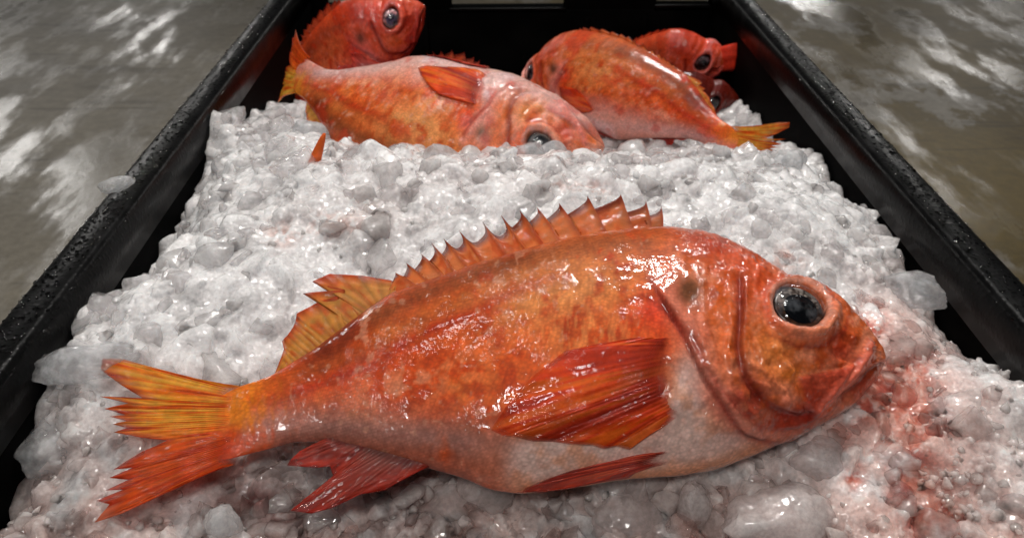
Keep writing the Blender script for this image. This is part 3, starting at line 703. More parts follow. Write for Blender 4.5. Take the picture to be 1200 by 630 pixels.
# ------------------------------------------------------------------ the fish heaped at the back
def spine_warp(pts, ups, scale=.75, slim=1.):
    """pts: world points from the tail tip to the snout; ups: dorsal direction at each"""
    pts = np.array(pts, float); ups = np.array(ups, float)
    n = len(pts); t = np.linspace(0, 1, n); tt = np.linspace(0, 1, 240)
    def cr(A):
        out = np.zeros((len(tt), 3)); P = np.vstack([2*A[0]-A[1], A, 2*A[-1]-A[-2]])
        s = tt*(n-1); k = np.minimum(s.astype(int), n-2); f = (s-k)[:, None]
        p0, p1, p2, p3 = P[k], P[k+1], P[k+2], P[k+3]
        return .5*((2*p1)+(-p0+p2)*f+(2*p0-5*p1+4*p2-p3)*f**2+(-p0+3*p1-3*p2+p3)*f**3)
    S = cr(pts); U = cr(ups)
    arc = np.r_[0, np.cumsum(np.linalg.norm(np.diff(S, axis=0), axis=1))]
    T = np.gradient(S, axis=0); T /= np.linalg.norm(T, axis=1)[:, None]
    U = U-(U*T).sum(1)[:, None]*T; U /= np.linalg.norm(U, axis=1)[:, None]
    xs_head = X1
    def warp(V):
        a = arc[-1]-(xs_head-V[:, 0])*scale       # arc length, measured back from the snout
        o = np.stack([np.interp(a, arc, S[:, i]) for i in range(3)], -1)
        lo = np.clip(a, None, 0)[:, None]; hi = np.clip(a-arc[-1], 0, None)[:, None]
        Tt = np.stack([np.interp(a, arc, T[:, i]) for i in range(3)], -1); Uu = np.stack([np.interp(a, arc, U[:, i]) for i in range(3)], -1)
        Nn = np.cross(Tt, Uu)
        return o+Tt*(lo+hi)+Uu*(V[:, 1:2]*scale*slim)+Nn*(V[:, 2:3]*scale)
    return warp, S.mean(0)

def back_fish(label, pix, ups, scale, seed, **kw):
    pts = [at_y(*p) for p in pix]
    w, o = spine_warp(pts, ups, scale, kw.pop('slim', 1.))
    return make_fish(label, w, o, False, seed=seed, both=True, **kw)

back_fish('pale pink belly-up redfish at back left with its eye half buried in ice',
          [(360,70,.90),(338,84,.82),(338,98,.735),(400,112,.69),(490,130,.66),(590,154,.635),(660,173,.615),(704,186,.600)],
          [(-.2,-.2,-1),(-.3,-.4,-1),(-.2,-.7,-.8),(0,-.85,-.6),(0,-.82,-.6),(0,-.75,-.7),(0,-.62,-.8),(.1,-.6,-.8)], .86, 3, pale=1., gain=(1.12, 1.35, 1.7), limp=.6)
back_fish('curled orange redfish at back right, back arched upward and tail fin pointing right',
          [(950,172,.64),(905,168,.655),(862,156,.69),(800,136,.74),(725,112,.80),(665,98,.87),(622,90,.94)],
          [(.1,.2,1),(.1,.2,1),(.3,.3,.9),(.4,.35,.85),(.3,.3,.9),(.1,.3,1),(0,.3,1)], .88, 5, pale=.9, gain=(1.1, 1.1, 1.35), limp=.3, slim=.80)
back_fish('red redfish with pale clouded eye, head raised in the far left corner',
          [(270,230,.90),(300,190,.92),(345,135,.94),(400,85,.955),(450,42,.965),(492,0,.975)],
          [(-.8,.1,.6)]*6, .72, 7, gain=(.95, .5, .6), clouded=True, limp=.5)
back_fish('red redfish back with folded fin showing behind the belly-up fish, its head hidden',
          [(370,150,.93),(430,132,.92),(500,124,.90),(560,130,.875),(620,150,.85)],
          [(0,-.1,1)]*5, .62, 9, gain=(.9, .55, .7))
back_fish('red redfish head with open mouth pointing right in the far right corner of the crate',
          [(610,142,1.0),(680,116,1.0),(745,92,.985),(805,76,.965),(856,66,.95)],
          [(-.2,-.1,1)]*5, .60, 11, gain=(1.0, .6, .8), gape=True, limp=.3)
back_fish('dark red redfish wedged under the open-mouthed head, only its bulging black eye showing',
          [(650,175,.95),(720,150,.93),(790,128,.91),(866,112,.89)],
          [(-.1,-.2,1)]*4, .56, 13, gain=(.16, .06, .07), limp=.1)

# ------------------------------------------------------------------ the crate
def black_plastic():
    m, nt, b = new_mat('black_plastic')
    co = N(nt, 'ShaderNodeTexCoord').outputs['Object']
    n1 = N(nt, 'ShaderNodeTexNoise', Scale=55., Detail=5.); L(nt, co, n1.inputs['Vector'])
    n2 = N(nt, 'ShaderNodeTexVoronoi', Scale=260., feature='SMOOTH_F1'); L(nt, co, n2.inputs['Vector'])
    n3 = N(nt, 'ShaderNodeTexNoise', Scale=600., Detail=3.); L(nt, co, n3.inputs['Vector'])
    L(nt, mix_col(nt, ramp(nt, n1.outputs['Fac'], .45, .75), (.002, .002, .0021, 1), (.005, .005, .0053, 1)), b.inputs['Base Color'])
    L(nt, ramp(nt, n1.outputs['Fac'], .35, .7, .28, .38), b.inputs['Roughness'])
    h = math_n(nt, 'ADD', math_n(nt, 'MULTIPLY', n3.outputs['Fac'], .6), math_n(nt, 'MULTIPLY', ramp(nt, n2.outputs['Distance'], .1, .45, 1., 0.), .8))
    bp = N(nt, 'ShaderNodeBump', Strength=.14, Distance=.001); L(nt, h, bp.inputs['Height']); L(nt, bp.outputs[0], b.inputs['Normal'])
    b.inputs['Specular IOR Level'].default_value = .10
    return m
M_CRATE = black_plastic()
def wall_plastic():
    m, nt, b = new_mat('black_plastic_wall')
    co = N(nt, 'ShaderNodeTexCoord').outputs['Object']
    n1 = N(nt, 'ShaderNodeTexNoise', Scale=14., Detail=6.); L(nt, co, n1.inputs['Vector'])
    L(nt, mix_col(nt, ramp(nt, n1.outputs['Fac'], .4, .75), (.0015, .0015, .0016, 1), (.0045, .0043, .0041, 1)), b.inputs['Base Color'])
    b.inputs['Roughness'].default_value = .65; b.inputs['Specular IOR Level'].default_value = .02
    return m
M_WALL = wall_plastic()
XL0, XL1, XR1, XR0 = -.278, -.252, .288, .3105     # outer / inner rim edges
YF, YR = -.03, 1.095
ZB = -.30
crate = tag(empty('fish_crate', (0, .53, ZB)), 'black plastic fish crate with wet rim and slotted rear wall, filled with ice', 'crate')
CO = Vector((0, .53, ZB))
def boxes(name, lst, bev=.002, seg=3, parent=crate, mat=None):
    bm = bmesh.new()
    for (x0, x1, y0, y1, z0, z1) in lst:
        r = bmesh.ops.create_cube(bm, size=1.)
        for v in r['verts']:
            v.co = Vector(((x0+x1)/2+v.co.x*(x1-x0), (y0+y1)/2+v.co.y*(y1-y0), (z0+z1)/2+v.co.z*(z1-z0)))-CO
    if bev: bmesh.ops.bevel(bm, geom=list(bm.edges), offset=bev, segments=seg, affect='EDGES', profile=.6)
    o = bm_obj(name, bm, mat or M_CRATE, parent)
    return o
def rim_mesh():
    # swept, rounded lip all round
    prof = [(0, -.034), (0, -.006), (.0015, -.002), (.005, .0), (.0205, .0), (.0235, -.001), (.0255, -.004), (.0275, -.010), (.0275, -.030)]
    cs = [(XL0, YF-.026, 1, 1), (XR0, YF-.026, -1, 1), (XR0, YR+.026, -1, -1), (XL0, YR+.026, 1, -1)]
    V, F = [], []; n = len(prof)
    ring = []
    per = []
    for k in range(4):
        a = cs[k]; b = cs[(k+1) % 4]
        m = 40
        for i in range(m):
            t = i/m
            per.append((a, b, t))
    for a, b, t in per:
        for (u, z) in prof:
            pa = (a[0]+a[2]*u, a[1]+a[3]*u); pb = (b[0]+b[2]*u, b[1]+b[3]*u)
            V.append((pa[0]+(pb[0]-pa[0])*t, pa[1]+(pb[1]-pa[1])*t, z))
    V = np.array(V); M_ = len(per)
    wob = fbm(V*np.array([30, 30, 0])+3, 3, 5)-.5
    V[:, 2] += wob*.0007
    for i in range(M_):
        j = (i+1) % M_
        for k in range(n): F.append((i*n+k, j*n+k, j*n+(k+1) % n, i*n+(k+1) % n))
    return mesh_np('rim', V-np.array(CO), np.array(F), M_CRATE, crate, True)
rim_mesh()
boxes('side_wall', [(XL1-.006, XL1+.001, YF, YR, ZB, -.012)], .001, mat=M_WALL)
boxes('side_wall', [(XR1-.001, XR1+.006, YF, YR, ZB, -.012)], .001, mat=M_WALL)
boxes('front_wall', [(XL1+.0015, XR1-.0015, YF, YF+.006, ZB, -.012)], .001)
boxes('base', [(XL1+.0012, XR1-.0012, YF, YR, ZB-.008, ZB-.001)], .001)
# rear wall with a hand slot in the middle and a pocket on each side
sl = [at_y(530, 6, YR)[0], at_y(660, 6, YR)[0]]; zb = at_y(600, 7, YR)[2]
pk = [(at_y(386, 6, YR)[0], at_y(432, 6, YR)[0]), (at_y(768, 6, YR)[0], at_y(834, 6, YR)[0])]; zp = at_y(400, 5, YR)[2]
y0, y1 = YR-.006, YR
boxes('rear_wall', [(XL1+.0015, XR1-.0015, y0, y1, ZB, zb-.004), (XL1+.0015, pk[0][0], y0+.0003, y1, zb-.005, -.012), (pk[0][1], sl[0], y0+.0003, y1, zb-.005, -.012),
                    (sl[1], pk[1][0], y0+.0003, y1, zb-.005, -.012), (pk[1][1], XR1-.0015, y0+.0003, y1, zb-.005, -.012)], .0012, 2, mat=M_WALL)
boxes('hand_slot_lip', [(sl[0]-.004, sl[1]+.004, y0-.004, y1+.012, zb-.004, zb)], .0015)
for a, b in pk: boxes('pocket_ledge', [(a-.003, b+.003, y0-.005, y1+.010, zp-.005, zp)], .0015)
for x in (-.19, -.1, .12, .2):
    boxes('wall_rib', [(x-.004, x+.004, y0-.006, y0-.0004, ZB, zb-.012)], .0015, mat=M_WALL)

# ------------------------------------------------------------------ crushed ice
CP = np.array([
    (-.24,.27,-.04),(-.24,.33,-.012),(-.24,.40,-.004),(-.24,.45,-.034),(-.24,.51,-.024),(-.24,.62,-.020),(-.24,.74,-.06),(-.24,.9,-.10),(-.24,.18,-.07),(-.24,.1,-.09),
    (.28,.18,-.06),(.28,.3,-.040),(.28,.4,-.030),(.28,.5,-.028),(.28,.6,-.045),(.28,.7,-.075),(.28,.9,-.11),(.28,.1,-.08),
    (0,.20,-.088),(-.1,.2,-.085),(.1,.2,-.085),(.2,.2,-.07),(0,.1,-.1),
    (0,.25,-.074),(0,.33,-.052),(0,.40,-.012),(.1,.40,-.014),(-.1,.40,-.014),(-.12,.30,-.055),(.1,.28,-.062),(.2,.3,-.040),(.2,.38,-.024),
    (0,.47,.014),(.1,.48,.012),(-.1,.46,.010),(.18,.47,0),(-.18,.44,.004),(0,.53,.008),(.1,.54,.002),(-.1,.54,.008),(-.17,.56,-.002),(.2,.55,-.016),
    (0,.58,-.022),(.1,.59,-.030),(-.1,.60,-.022),(-.17,.66,-.03),(.2,.62,-.042),(0,.65,-.085),(.1,.67,-.085),(-.12,.68,-.075),(0,.78,-.10),(-.12,.8,-.1),(.12,.8,-.1),
    (0,.95,-.12),(-.2,1.08,-.12),(.2,1.08,-.12),(0,1.08,-.12)])
def tps():
    XYp = CP[:, :2]; n = len(CP)
    d = np.linalg.norm(XYp[:, None]-XYp[None], axis=2); K = np.where(d > 0, d*d*np.log(d+1e-12), 0)+np.eye(n)*4e-4
    A = np.zeros((n+3, n+3)); A[:n, :n] = K; A[:n, n] = 1; A[:n, n+1:] = XYp; A[n, :n] = 1; A[n+1:, :n] = XYp.T
    s = np.linalg.solve(A, np.r_[CP[:, 2], 0, 0, 0])
    def f(Q):
        d = np.linalg.norm(Q[:, None]-XYp[None], axis=2); return np.where(d > 0, d*d*np.log(d+1e-12), 0)@s[:n]+s[n]+Q@s[n+1:]
    return f
_H = tps()
def H(Q):
    out = np.zeros(len(Q))
    for k in range(0, len(Q), 40000): out[k:k+40000] = _H(Q[k:k+40000])
    dw = np.minimum(Q[:, 0]-XL1, XR1-Q[:, 0])
    out -= np.exp(-(dw/.022)**2)*(fbm(np.stack([Q[:, 0]*4, Q[:, 1]*22], -1), 3, 71)-.45)*.075
    out -= .030*np.exp(-((Q[:, 0]-XL1)/.03)**2)*sstep(.36, .42, Q[:, 1])*sstep(.66, .56, Q[:, 1])
    out += (fbm(Q*24, 3, 72)-.5)*.012+(fbm(Q*42, 2, 74)-.45)*.030*sstep(.53, .60, Q[:, 1])*sstep(.78, .70, Q[:, 1])
    return out

FISH_POLY = TOP[2:8]+[SP_TIPS[0]]+SP_TIPS[1:]+TOP[14:]+BOT[::-1][:-2]+[(258,549)]+[t for t in TAIL_TIP[::-1]]
HULLS = [TOP[2:]+BOT[::-1][:-2], TAIL_TIP+TAIL_BASE[::-1], SOFT_TIP+[(462,346),(330,440)], SP_TIPS+[(780,266)]+DB[::-1], ANAL_TIP+[(508,544),(390,508)]]
def under_fish(P, grow):
    """True where the fish (drawn outline grown by `grow`) covers the point"""
    r = np.zeros(len(P), bool)
    box = (P[:, 0] > 90) & (P[:, 0] < 1060) & (P[:, 1] > 210) & (P[:, 1] < 630)
    if not box.any(): return r
    Q = P[box]; m = np.zeros(len(Q), bool)
    for h in HULLS: m |= polysd(Q, h) < (grow[box] if np.ndim(grow) else grow)
    r[box] = m
    return r
def plane_n(W): return (W-FO)@FN

def stains(W, P):
    """pink melt water and blood soaked into the ice -> colour"""
    n = fbm(W*70, 4, 3); n2 = fbm(W*190, 3, 9)
    c = np.tile(np.array([.90, .875, .875]), (len(W), 1))
    fr = sstep(.36, .22, W[:, 1])*.5                                     # pink melt water pooled low in front
    c = over(c, (.88, .64, .58), np.clip(fr*sstep(.2, .6, n)*1.9, 0, .9))
    rt = g(P, 1075, 520, 85, 150, -.1)+g(P, 1000, 470, 60, 60)+g(P, 1045, 420, 45, 60)
    c = over(c, (.88, .60, .54), np.clip(rt*1.2, 0, 1)*.8*sstep(.15, .5, n))
    sp = np.clip(g(P, 1062, 440, 34, 22)+g(P, 1078, 500, 26, 30)+g(P, 1066, 560, 22, 34)+g(P, 1095, 612, 30, 30)+g(P, 1020, 470, 30, 16, -.6)+g(P, 1000, 560, 12, 12)+g(P, 1020, 385, 18, 18)+g(P, 1040, 470, 26, 30), 0, 1)
    c = over(c, (.56, .075, .035), sp*sstep(.42, .58, n2)*.9)
    c = over(c, (.82, .34, .25), np.clip(sp*1.6, 0, 1)*sstep(.36, .58, n)*.6)
    sp = np.clip(g(P, 920, 305, 20, 14)+g(P, 690, 222, 24, 10)+g(P, 400, 262, 40, 14)+g(P, 330, 275, 20, 14)+g(P, 650, 215, 14, 8), 0, 1)
    c = over(c, (.62, .34, .27), sp*sstep(.42, .6, n2)*.7)
    sp = np.clip(g(P, 245, 580, 16, 16)+g(P, 300, 585, 34, 18)+g(P, 340, 610, 30, 14)+g(P, 470, 600, 26, 14), 0, 1)
    c = over(c, (.22, .06, .05), sp*sstep(.42, .58, n)*.9)
    c = over(c, (.80, .70, .68), g(P, 560, 205, 190, 26)*.35)
    c = over(c, (.84, .72, .69), g(P, 420, 250, 100, 26)*.4*sstep(.4, .6, n))
    return c

# the packed bed (closed underneath, so that it can be fused with the grains)
nx_, ny_ = 300, 420
gx = np.linspace(XL1+.003, XR1-.003, nx_); gy = np.linspace(.12, .92, ny_)
GX, GY = np.meshgrid(gx, gy, indexing='ij'); Q = np.stack([GX.ravel(), GY.ravel()], -1)
hz = H(Q)
hz += (fbm(Q*45, 4, 2)-.5)*.014+(fbm(Q*220, 3, 6)-.5)*.003+.0005
W = np.concatenate([Q, hz[:, None]], 1); P = proj(W)
uf = under_fish(P, 7.)
pn = plane_n(W); mv = np.where(uf & (pn > -.007), pn+.007, 0.)
W = W-FN*mv[:, None]
W[:, 0] = Q[:, 0]; W[:, 1] = Q[:, 1]
Fb = (np.arange(nx_-1)[:, None]*ny_+np.arange(ny_-1)[None]); Fb = np.stack([Fb, Fb+ny_, Fb+ny_+1, Fb+1], -1).reshape(-1, 4)
Wb = W.copy(); Wb[:, 2] -= .03; nb = len(W)
rimi = np.r_[np.arange(nx_)*ny_, (nx_-1)*ny_+np.arange(1, ny_), (np.arange(nx_-1)[::-1])*ny_+ny_-1, np.arange(1, ny_-1)[::-1]]
r2 = np.roll(rimi, -1)
BED_V = np.concatenate([W, Wb]); BED_F = np.concatenate([Fb, (Fb+nb)[:, ::-1], np.stack([rimi, rimi+nb, r2+nb, r2], -1)])

def ice_protos(n, sub, sharp, rough=1., thin=1.):
    out = []
    bm = bmesh.new(); bmesh.ops.create_icosphere(bm, subdivisions=sub, radius=1.)
    v0 = np.array([v.co[:] for v in bm.verts]); f0 = np.array([[v.index for v in f.verts] for f in bm.faces]); bm.free()
    for k in range(n):
        v = v0*rng.uniform(.75, 1.25, 3)*np.array([1, 1, thin])
        for _ in range(int(rng.integers(9, 15))):
            nn = rng.normal(size=3); nn /= np.linalg.norm(nn); d = rng.uniform(.36, .8)
            e = v@nn-d; v = v-np.where(e > 0, e*sharp, 0)[:, None]*nn
        v = v*(1+(fbm(v*1.5+k*7.3, 2, k)-.5)[:, None]*.22*rough+(fbm(v*5+k*3.1, 2, k+50)-.5)[:, None]*.13*rough)
        out.append(v/np.abs(v).max())
    return out, f0
PR4, F4 = ice_protos(10, 4, 1., .45)
PR3, F3 = ice_protos(30, 3, 1., .3)
PCH, FCH = ice_protos(40, 3, 1., 0., .6)
PR2, F2 = ice_protos(26, 2, .95)
def rot_rand(n):
    q = rng.normal(size=(n, 4)); q /= np.linalg.norm(q, axis=1)[:, None]; w, x, y, z = q.T
    return np.stack([1-2*(y*y+z*z), 2*(x*y-z*w), 2*(x*z+y*w), 2*(x*y+z*w), 1-2*(x*x+z*z), 2*(y*z-x*w), 2*(x*z-y*w), 2*(y*z+x*w), 1-2*(x*x+y*y)], -1).reshape(n, 3, 3)

def scatter(n, rfun, embed, clearfun, protos, faces, where=None):
    Q = np.stack([rng.uniform(XL1+.005, XR1-.005, n), rng.uniform(.15, .86, n)], -1)
    z = H(Q); W = np.concatenate([Q, z[:, None]], 1); P = proj(W)
    r = rfun(P, W)
    keep = r > 0
    if where is not None: keep &= rng.uniform(0, 1, n) < where(P, W)
    W, P, r = W[keep], P[keep], r[keep]
    W[:, 2] += r*rng.uniform(embed[0], embed[1], len(r))
    zc = -((W-CC)@CM)[:, 2]
    rp = r/zc*FPX
    uf = under_fish(P, rp*.55)
    pn = plane_n(W)
    mv = np.where(uf & (pn > -r-.003), pn+r+.003, 0.)
    W = W-FN*mv[:, None]
    # stay inside the crate
    W[:, 0] = np.clip(W[:, 0], XL1+.002+r*.85, XR1-.002-r*.85)
    n = len(r); R = rot_rand(n); pid = rng.integers(0, len(protos), n)
    cl = clearfun(P, W)
    Vs, Fs, Cl, Tn = [], [], [], []; off = 0; tone = rng.uniform(.92, 1.08, n)
    for i in range(n):
        v = (protos[pid[i]]*r[i])@R[i].T
        v[:, 2] *= .85
        Vs.append(v+W[i]); Fs.append(faces+off); off += len(v); Cl.append(np.full(len(v), cl[i])); Tn.append(np.full(len(v), tone[i]))
    V = np.concatenate(Vs); F = np.concatenate(Fs); Cl = np.concatenate(Cl)
    return V, F, Cl, W, np.concatenate(Tn)

def front(P): return sstep(505, 575, P[:, 1]+np.interp(P[:, 0], [0, 150, 500, 700, 900, 1200], [60, 30, -10, 0, 0, -260]))
def left(P): return sstep(230, 90, P[:, 0])*sstep(380, 440, P[:, 1])
def right(P): return sstep(985, 1040, P[:, 0])*sstep(370, 420, P[:, 1])
def far_(W): return sstep(.5, .66, W[:, 1])
def bring(parts):
    V = np.concatenate([p[0] for p in parts]); offs = np.cumsum([0]+[len(p[0]) for p in parts[:-1]])
    F = np.concatenate([p[1]+o for p, o in zip(parts, offs)]); Cl = np.concatenate([p[2] for p in parts])
    return V, F, Cl
U = rng.uniform
one = lambda P, W: np.ones(len(P))
zero = lambda P, W: np.zeros(len(P))
snow = []
snow.append(scatter(1200, lambda P, W: U(.009, .024, len(P)), (-.8, -.4), zero, PR3, F3, lambda P, W: 1-.6*right(P)))
snow.append(scatter(2600, lambda P, W: U(.004, .0095, len(P)), (-.95, -.35), zero, PR3, F3, lambda P, W: 1-.4*right(P)))
snow.append(scatter(5000, lambda P, W: U(.0012, .0028, len(P)), (-1.2, .3), zero, PR2, F2, lambda P, W: 1-.7*front(P)*(1-right(P))-.6*left(P)))
snow.append(scatter(9000, lambda P, W: U(.0012, .0028, len(P)), (-.3, 1.8), zero, PR2, F2, lambda P, W: np.clip(right(P)+.05, 0, 1)))
snow.append(scatter(700, lambda P, W: U(.010, .020, len(P)), (-.6, -.1), zero, PR4, F4, lambda P, W: np.clip(.9*front(P)*(1-right(P))+.8*left(P)+.35, 0, 1)))
snow.append(scatter(2600, lambda P, W: U(.0045, .010, len(P)), (-.5, .1), zero, PR3, F3, lambda P, W: np.clip(.8*front(P)*(1-right(P))+.7*left(P)+.35, 0, 1)))
CENT = np.concatenate([snow[k][3] for k in (0, 1, 4, 5)]); CVAL = rng.uniform(0, 1, len(CENT))
V, F, Cl = bring(snow)
tmp = mesh_np('ice_source', np.concatenate([BED_V, V]), [BED_F, F+len(BED_V)], None, None, True)
md = tmp.modifiers.new('fuse', 'REMESH'); md.mode = 'VOXEL'; md.voxel_size = .00095; md.use_smooth_shade = True
dg = bpy.context.evaluated_depsgraph_get(); ev = tmp.evaluated_get(dg); me = ev.to_mesh()
n = len(me.vertices); V = np.zeros(n*3, np.float32); me.vertices.foreach_get('co', V); V = V.reshape(-1, 3).astype(float)
nr_ = np.zeros(n*3, np.float32); me.vertices.foreach_get('normal', nr_); nr_ = nr_.reshape(-1, 3)
fi = np.zeros(len(me.loops), np.int32); me.loops.foreach_get('vertex_index', fi); F = fi.reshape(-1, 4)
ev.to_mesh_clear(); bpy.data.objects.remove(tmp, do_unlink=True)
print('ice verts', len(V))
Pv = proj(V)
V = V+nr_*((fbm(V*420, 2, 81)-.5)*.0005+(fbm(V*950, 1, 82)-.5)*.0004)[:, None]
from mathutils import kdtree
kd = kdtree.KDTree(len(CENT))
for i_, c_ in enumerate(CENT): kd.insert(c_, i_)
kd.balance()
jit = V+(np.stack([fbm(V*150, 2, 91), fbm(V*150, 2, 92), fbm(V*150, 2, 93)], -1)-.5)*.012
cell = np.array([CVAL[kd.find(c_)[1]] for c_ in jit])
cl = .06+.40*front(Pv)+.40*left(Pv)+.12*right(Pv)+.15*far_(V)
cl = np.clip(cl*(.3+1.4*fbm(V*60, 2, 60))+sstep(.70, .98, cell)*.5*(.3+.7*left(Pv)+.5*far_(V)), 0, .9)
grey = .30*sstep(.47, .66, fbm(V*48, 3, 171)+.30*(cell-.5))*(.55+.45*np.clip(left(Pv)+far_(V)+front(Pv), 0, 1))   # clear ice between the frosted ice
ci = mesh_np('crushed_ice', V, F, M_ICE, None, True, {'clear': cl}, stains(V, Pv)*(1.03-.05*cell-grey)[:, None])
tag(ci, 'white crushed ice heaped in the black crate, stained pink in places', 'ice', kind='stuff')
wet = []
wet.append(scatter(420, lambda P, W: U(.011, .021, len(P)), (-.45, .0), lambda P, W: U(.35, 1., len(P)), PR4, F4,
                   lambda P, W: np.clip(.85*front(P)*(1-right(P))+.75*left(P)+.35, 0, 1)))
wet.append(scatter(2600, lambda P, W: U(.005, .012, len(P)), (-.4, .15), lambda P, W: U(.3, 1., len(P)), PR3, F3,
                   lambda P, W: np.clip(.7*front(P)*(1-right(P))+.6*left(P)+.15*right(P)+.40, 0, 1)))
wet.append(scatter(9000, lambda P, W: U(.0016, .0040, len(P)), (-.4, .6), lambda P, W: U(0., .22, len(P)), PR2, F2,
                   lambda P, W: np.clip(.55*right(P)+.4*front(P)+.35*left(P)+.07, 0, 1)))
V, F, Cl = bring(wet)
Tn = np.concatenate([p[4] for p in wet])
ci = mesh_np('loose_ice', V, F, M_ICE_BIG, None, True, {'clear': Cl}, stains(V, proj(V))*Tn[:, None])
tag(ci, 'loose wet glassy ice lumps scattered over the crushed ice', 'ice', kind='stuff')

# single lumps that stand out
def lump(label, px, py, z, size, clear, k, rotz=0., tint=None, group=None, flat=None, sub=None):
    p = at_z(px, py, z)
    v = PR3[k % len(PR3)].copy()
    bm = bmesh.new(); bmesh.ops.create_icosphere(bm, subdivisions=5, radius=1.)
    u = np.array([x.co[:] for x in bm.verts]); f = np.array([[x.index for x in y.verts] for y in bm.faces]); bm.free()
    r_ = np.random.default_rng(100+k); v = u.copy()
    for _ in range(9):
        nn = r_.normal(size=3); nn /= np.linalg.norm(nn); d = r_.uniform(.62, .92); e = v@nn-d; v = v-np.where(e > 0, e*.85, 0)[:, None]*nn
    v = v*(1+(fbm(v*1.7+k*5., 3, k)-.5)[:, None]*.45+(fbm(v*6+k, 3, k+9)-.5)[:, None]*.10)
    v = v/np.abs(v).max(0)*np.array(size)
    c, s = math.cos(rotz), math.sin(rotz); v = v@np.array([[c, s, 0], [-s, c, 0], [0, 0, 1]])
    col = np.tile(np.array(tint if tint is not None else (.86, .88, .9)), (len(v), 1))
    o = mesh_np('ice_chunk', v, f, M_ICE_GLASS if clear >= .7 and size[0] < .03 else M_ICE_BIG, None, True, {'clear': np.full(len(v), clear)}, col)
    o.location = p; tag(o, label, 'ice chunk', group or 'distinct ice chunks')
    return o
PK = (.84, .74, .72)
lump('large smooth flat-topped ice chunk in front of the belly of the big fish', 905, 606, -.060, (.033, .020, .015), .4, 1, .2, PK)
lump('rounded grey ice chunk at the right edge of the heap beside the black wall', 1072, 338, -.024, (.022, .016, .011), .8, 2, -.4)
lump('small clear melting ice shard lying on the left rim of the crate', 137, 216, .006, (.013, .008, .006), .68, 3, .6)
lump('big glassy translucent ice block against the left wall below the tail', 104, 500, -.046, (.038, .032, .018), .9, 4, .9)
lump('flat glassy ice slab just left of the upper tail lobe', 98, 424, -.014, (.032, .016, .011), .85, 5, .1)
lump('small round ice bead at the bottom left beneath the tail fin', 263, 611, -.056, (.010, .009, .009), .5, 6)
lump('second rounded ice lump right of the round bead under the tail', 322, 594, -.070, (.013, .011, .011), .45, 7, .3, PK)
lump('clear ice chunk half covering the eye of the belly-up fish', 648, 180, -.010, (.016, .010, .011), .6, 17, .4)
lump('clear rounded ice pebble below the head of the belly-up fish', 622, 180, -.006, (.014, .011, .011), .7, 8)
lump('clear ice pebble touching the chin of the belly-up fish', 592, 186, -.006, (.010, .010, .013), .7, 9)
lump('glassy ice lump under the tail fin of the belly-up fish', 362, 156, -.018, (.016, .012, .013), .72, 10)
lump('glassy ice lump in front of the curled fish tail at right', 925, 192, -.034, (.017, .014, .014), .65, 11)
lump('pinkish upright ice chunk under the belly left of the large flat chunk', 812, 596, -.066, (.010, .010, .017), .5, 12, 0, PK)
lump('broad wet ice chunk below the middle of the belly of the big fish', 735, 602, -.072, (.026, .017, .015), .6, 13, .3, PK)
lump('clear angular ice chunk in front of the anal fin', 562, 572, -.060, (.020, .013, .013), .6, 14, -.5, PK)
lump('translucent ice chunk beneath the chin of the big fish', 955, 548, -.056, (.020, .016, .016), .6, 15, .5, PK)

# a torn bit of fin stuck in the ice
def scrap():
    n = 14; V = []
    for i in range(n):
        t = i/(n-1); w = .0035*(1-t)**.6+.0006
        for s in (-1, 1):
            for z in (-1, 1): V.append((s*w, .0, t*.022+ (0 if s > 0 else -.001)+0*z)); V[-1] = (s*w+t*.010, z*.0007*(1-.6*t)+.003*t*t, t*.022)
    V = np.array(V); F = []
    for i in range(n-1):
        a = i*4; b = a+4
        F += [(a, a+2, b+2, b), (a+1, b+1, b+3, a+3), (a, b, b+1, a+1), (a+2, a+3, b+3, b+2)]
    F += [(0, 1, 3, 2), (4*n-4, 4*n-2, 4*n-1, 4*n-3)]
    c = np.tile(lin(206, 74, 28), (len(V), 1))
    V = V*1.45; c = np.tile(lin(236, 104, 40), (len(V), 1))
    o = mesh_np('fin_scrap', V, np.array(F), M_FIN_FLAT, None, True, {'lco': V}, c)
    o.location = at_z(362, 207, .001); tag(o, 'small torn orange fin tip sticking up out of the ice', 'fin scrap')
scrap()

# water beads on the rim
def beads():
    bm = bmesh.new(); bmesh.ops.create_icosphere(bm, subdivisions=2, radius=1.)
    u = np.array([x.co[:] for x in bm.verts]); f = np.array([[x.index for x in y.verts] for y in bm.faces]); bm.free()
    n = 3600; Vs, Fs = [], []; off = 0
    for i in range(n):
        y = rng.uniform(.25, 1.09)**1.0; side = rng.random() < .5
        t = rng.beta(1.2, 1.2)*.026
        x = (XL0+t) if side else (XR0-t)
        z = np.interp(t, [0, .005, .0205, .0255], [-.003, 0, 0, -.004])
        r = rng.uniform(.0003, .0012)*(1.6 if rng.random() < .08 else 1)
        Vs.append(u*np.array([r, r*rng.uniform(.8, 1.5), r*.55])+np.array([x, y, z])-np.array(CO)); Fs.append(f+off); off += len(u)
    m, nt, b = new_mat('water'); b.inputs['Base Color'].default_value = (.9, .9, .9, 1); b.inputs['Roughness'].default_value = .03; b.inputs['IOR'].default_value = 1.33; b.inputs['Transmission Weight'].default_value = 1.
    o = mesh_np('water_beads', np.concatenate(Vs), np.concatenate(Fs), m, crate, True); o['kind'] = 'stuff'
beads()

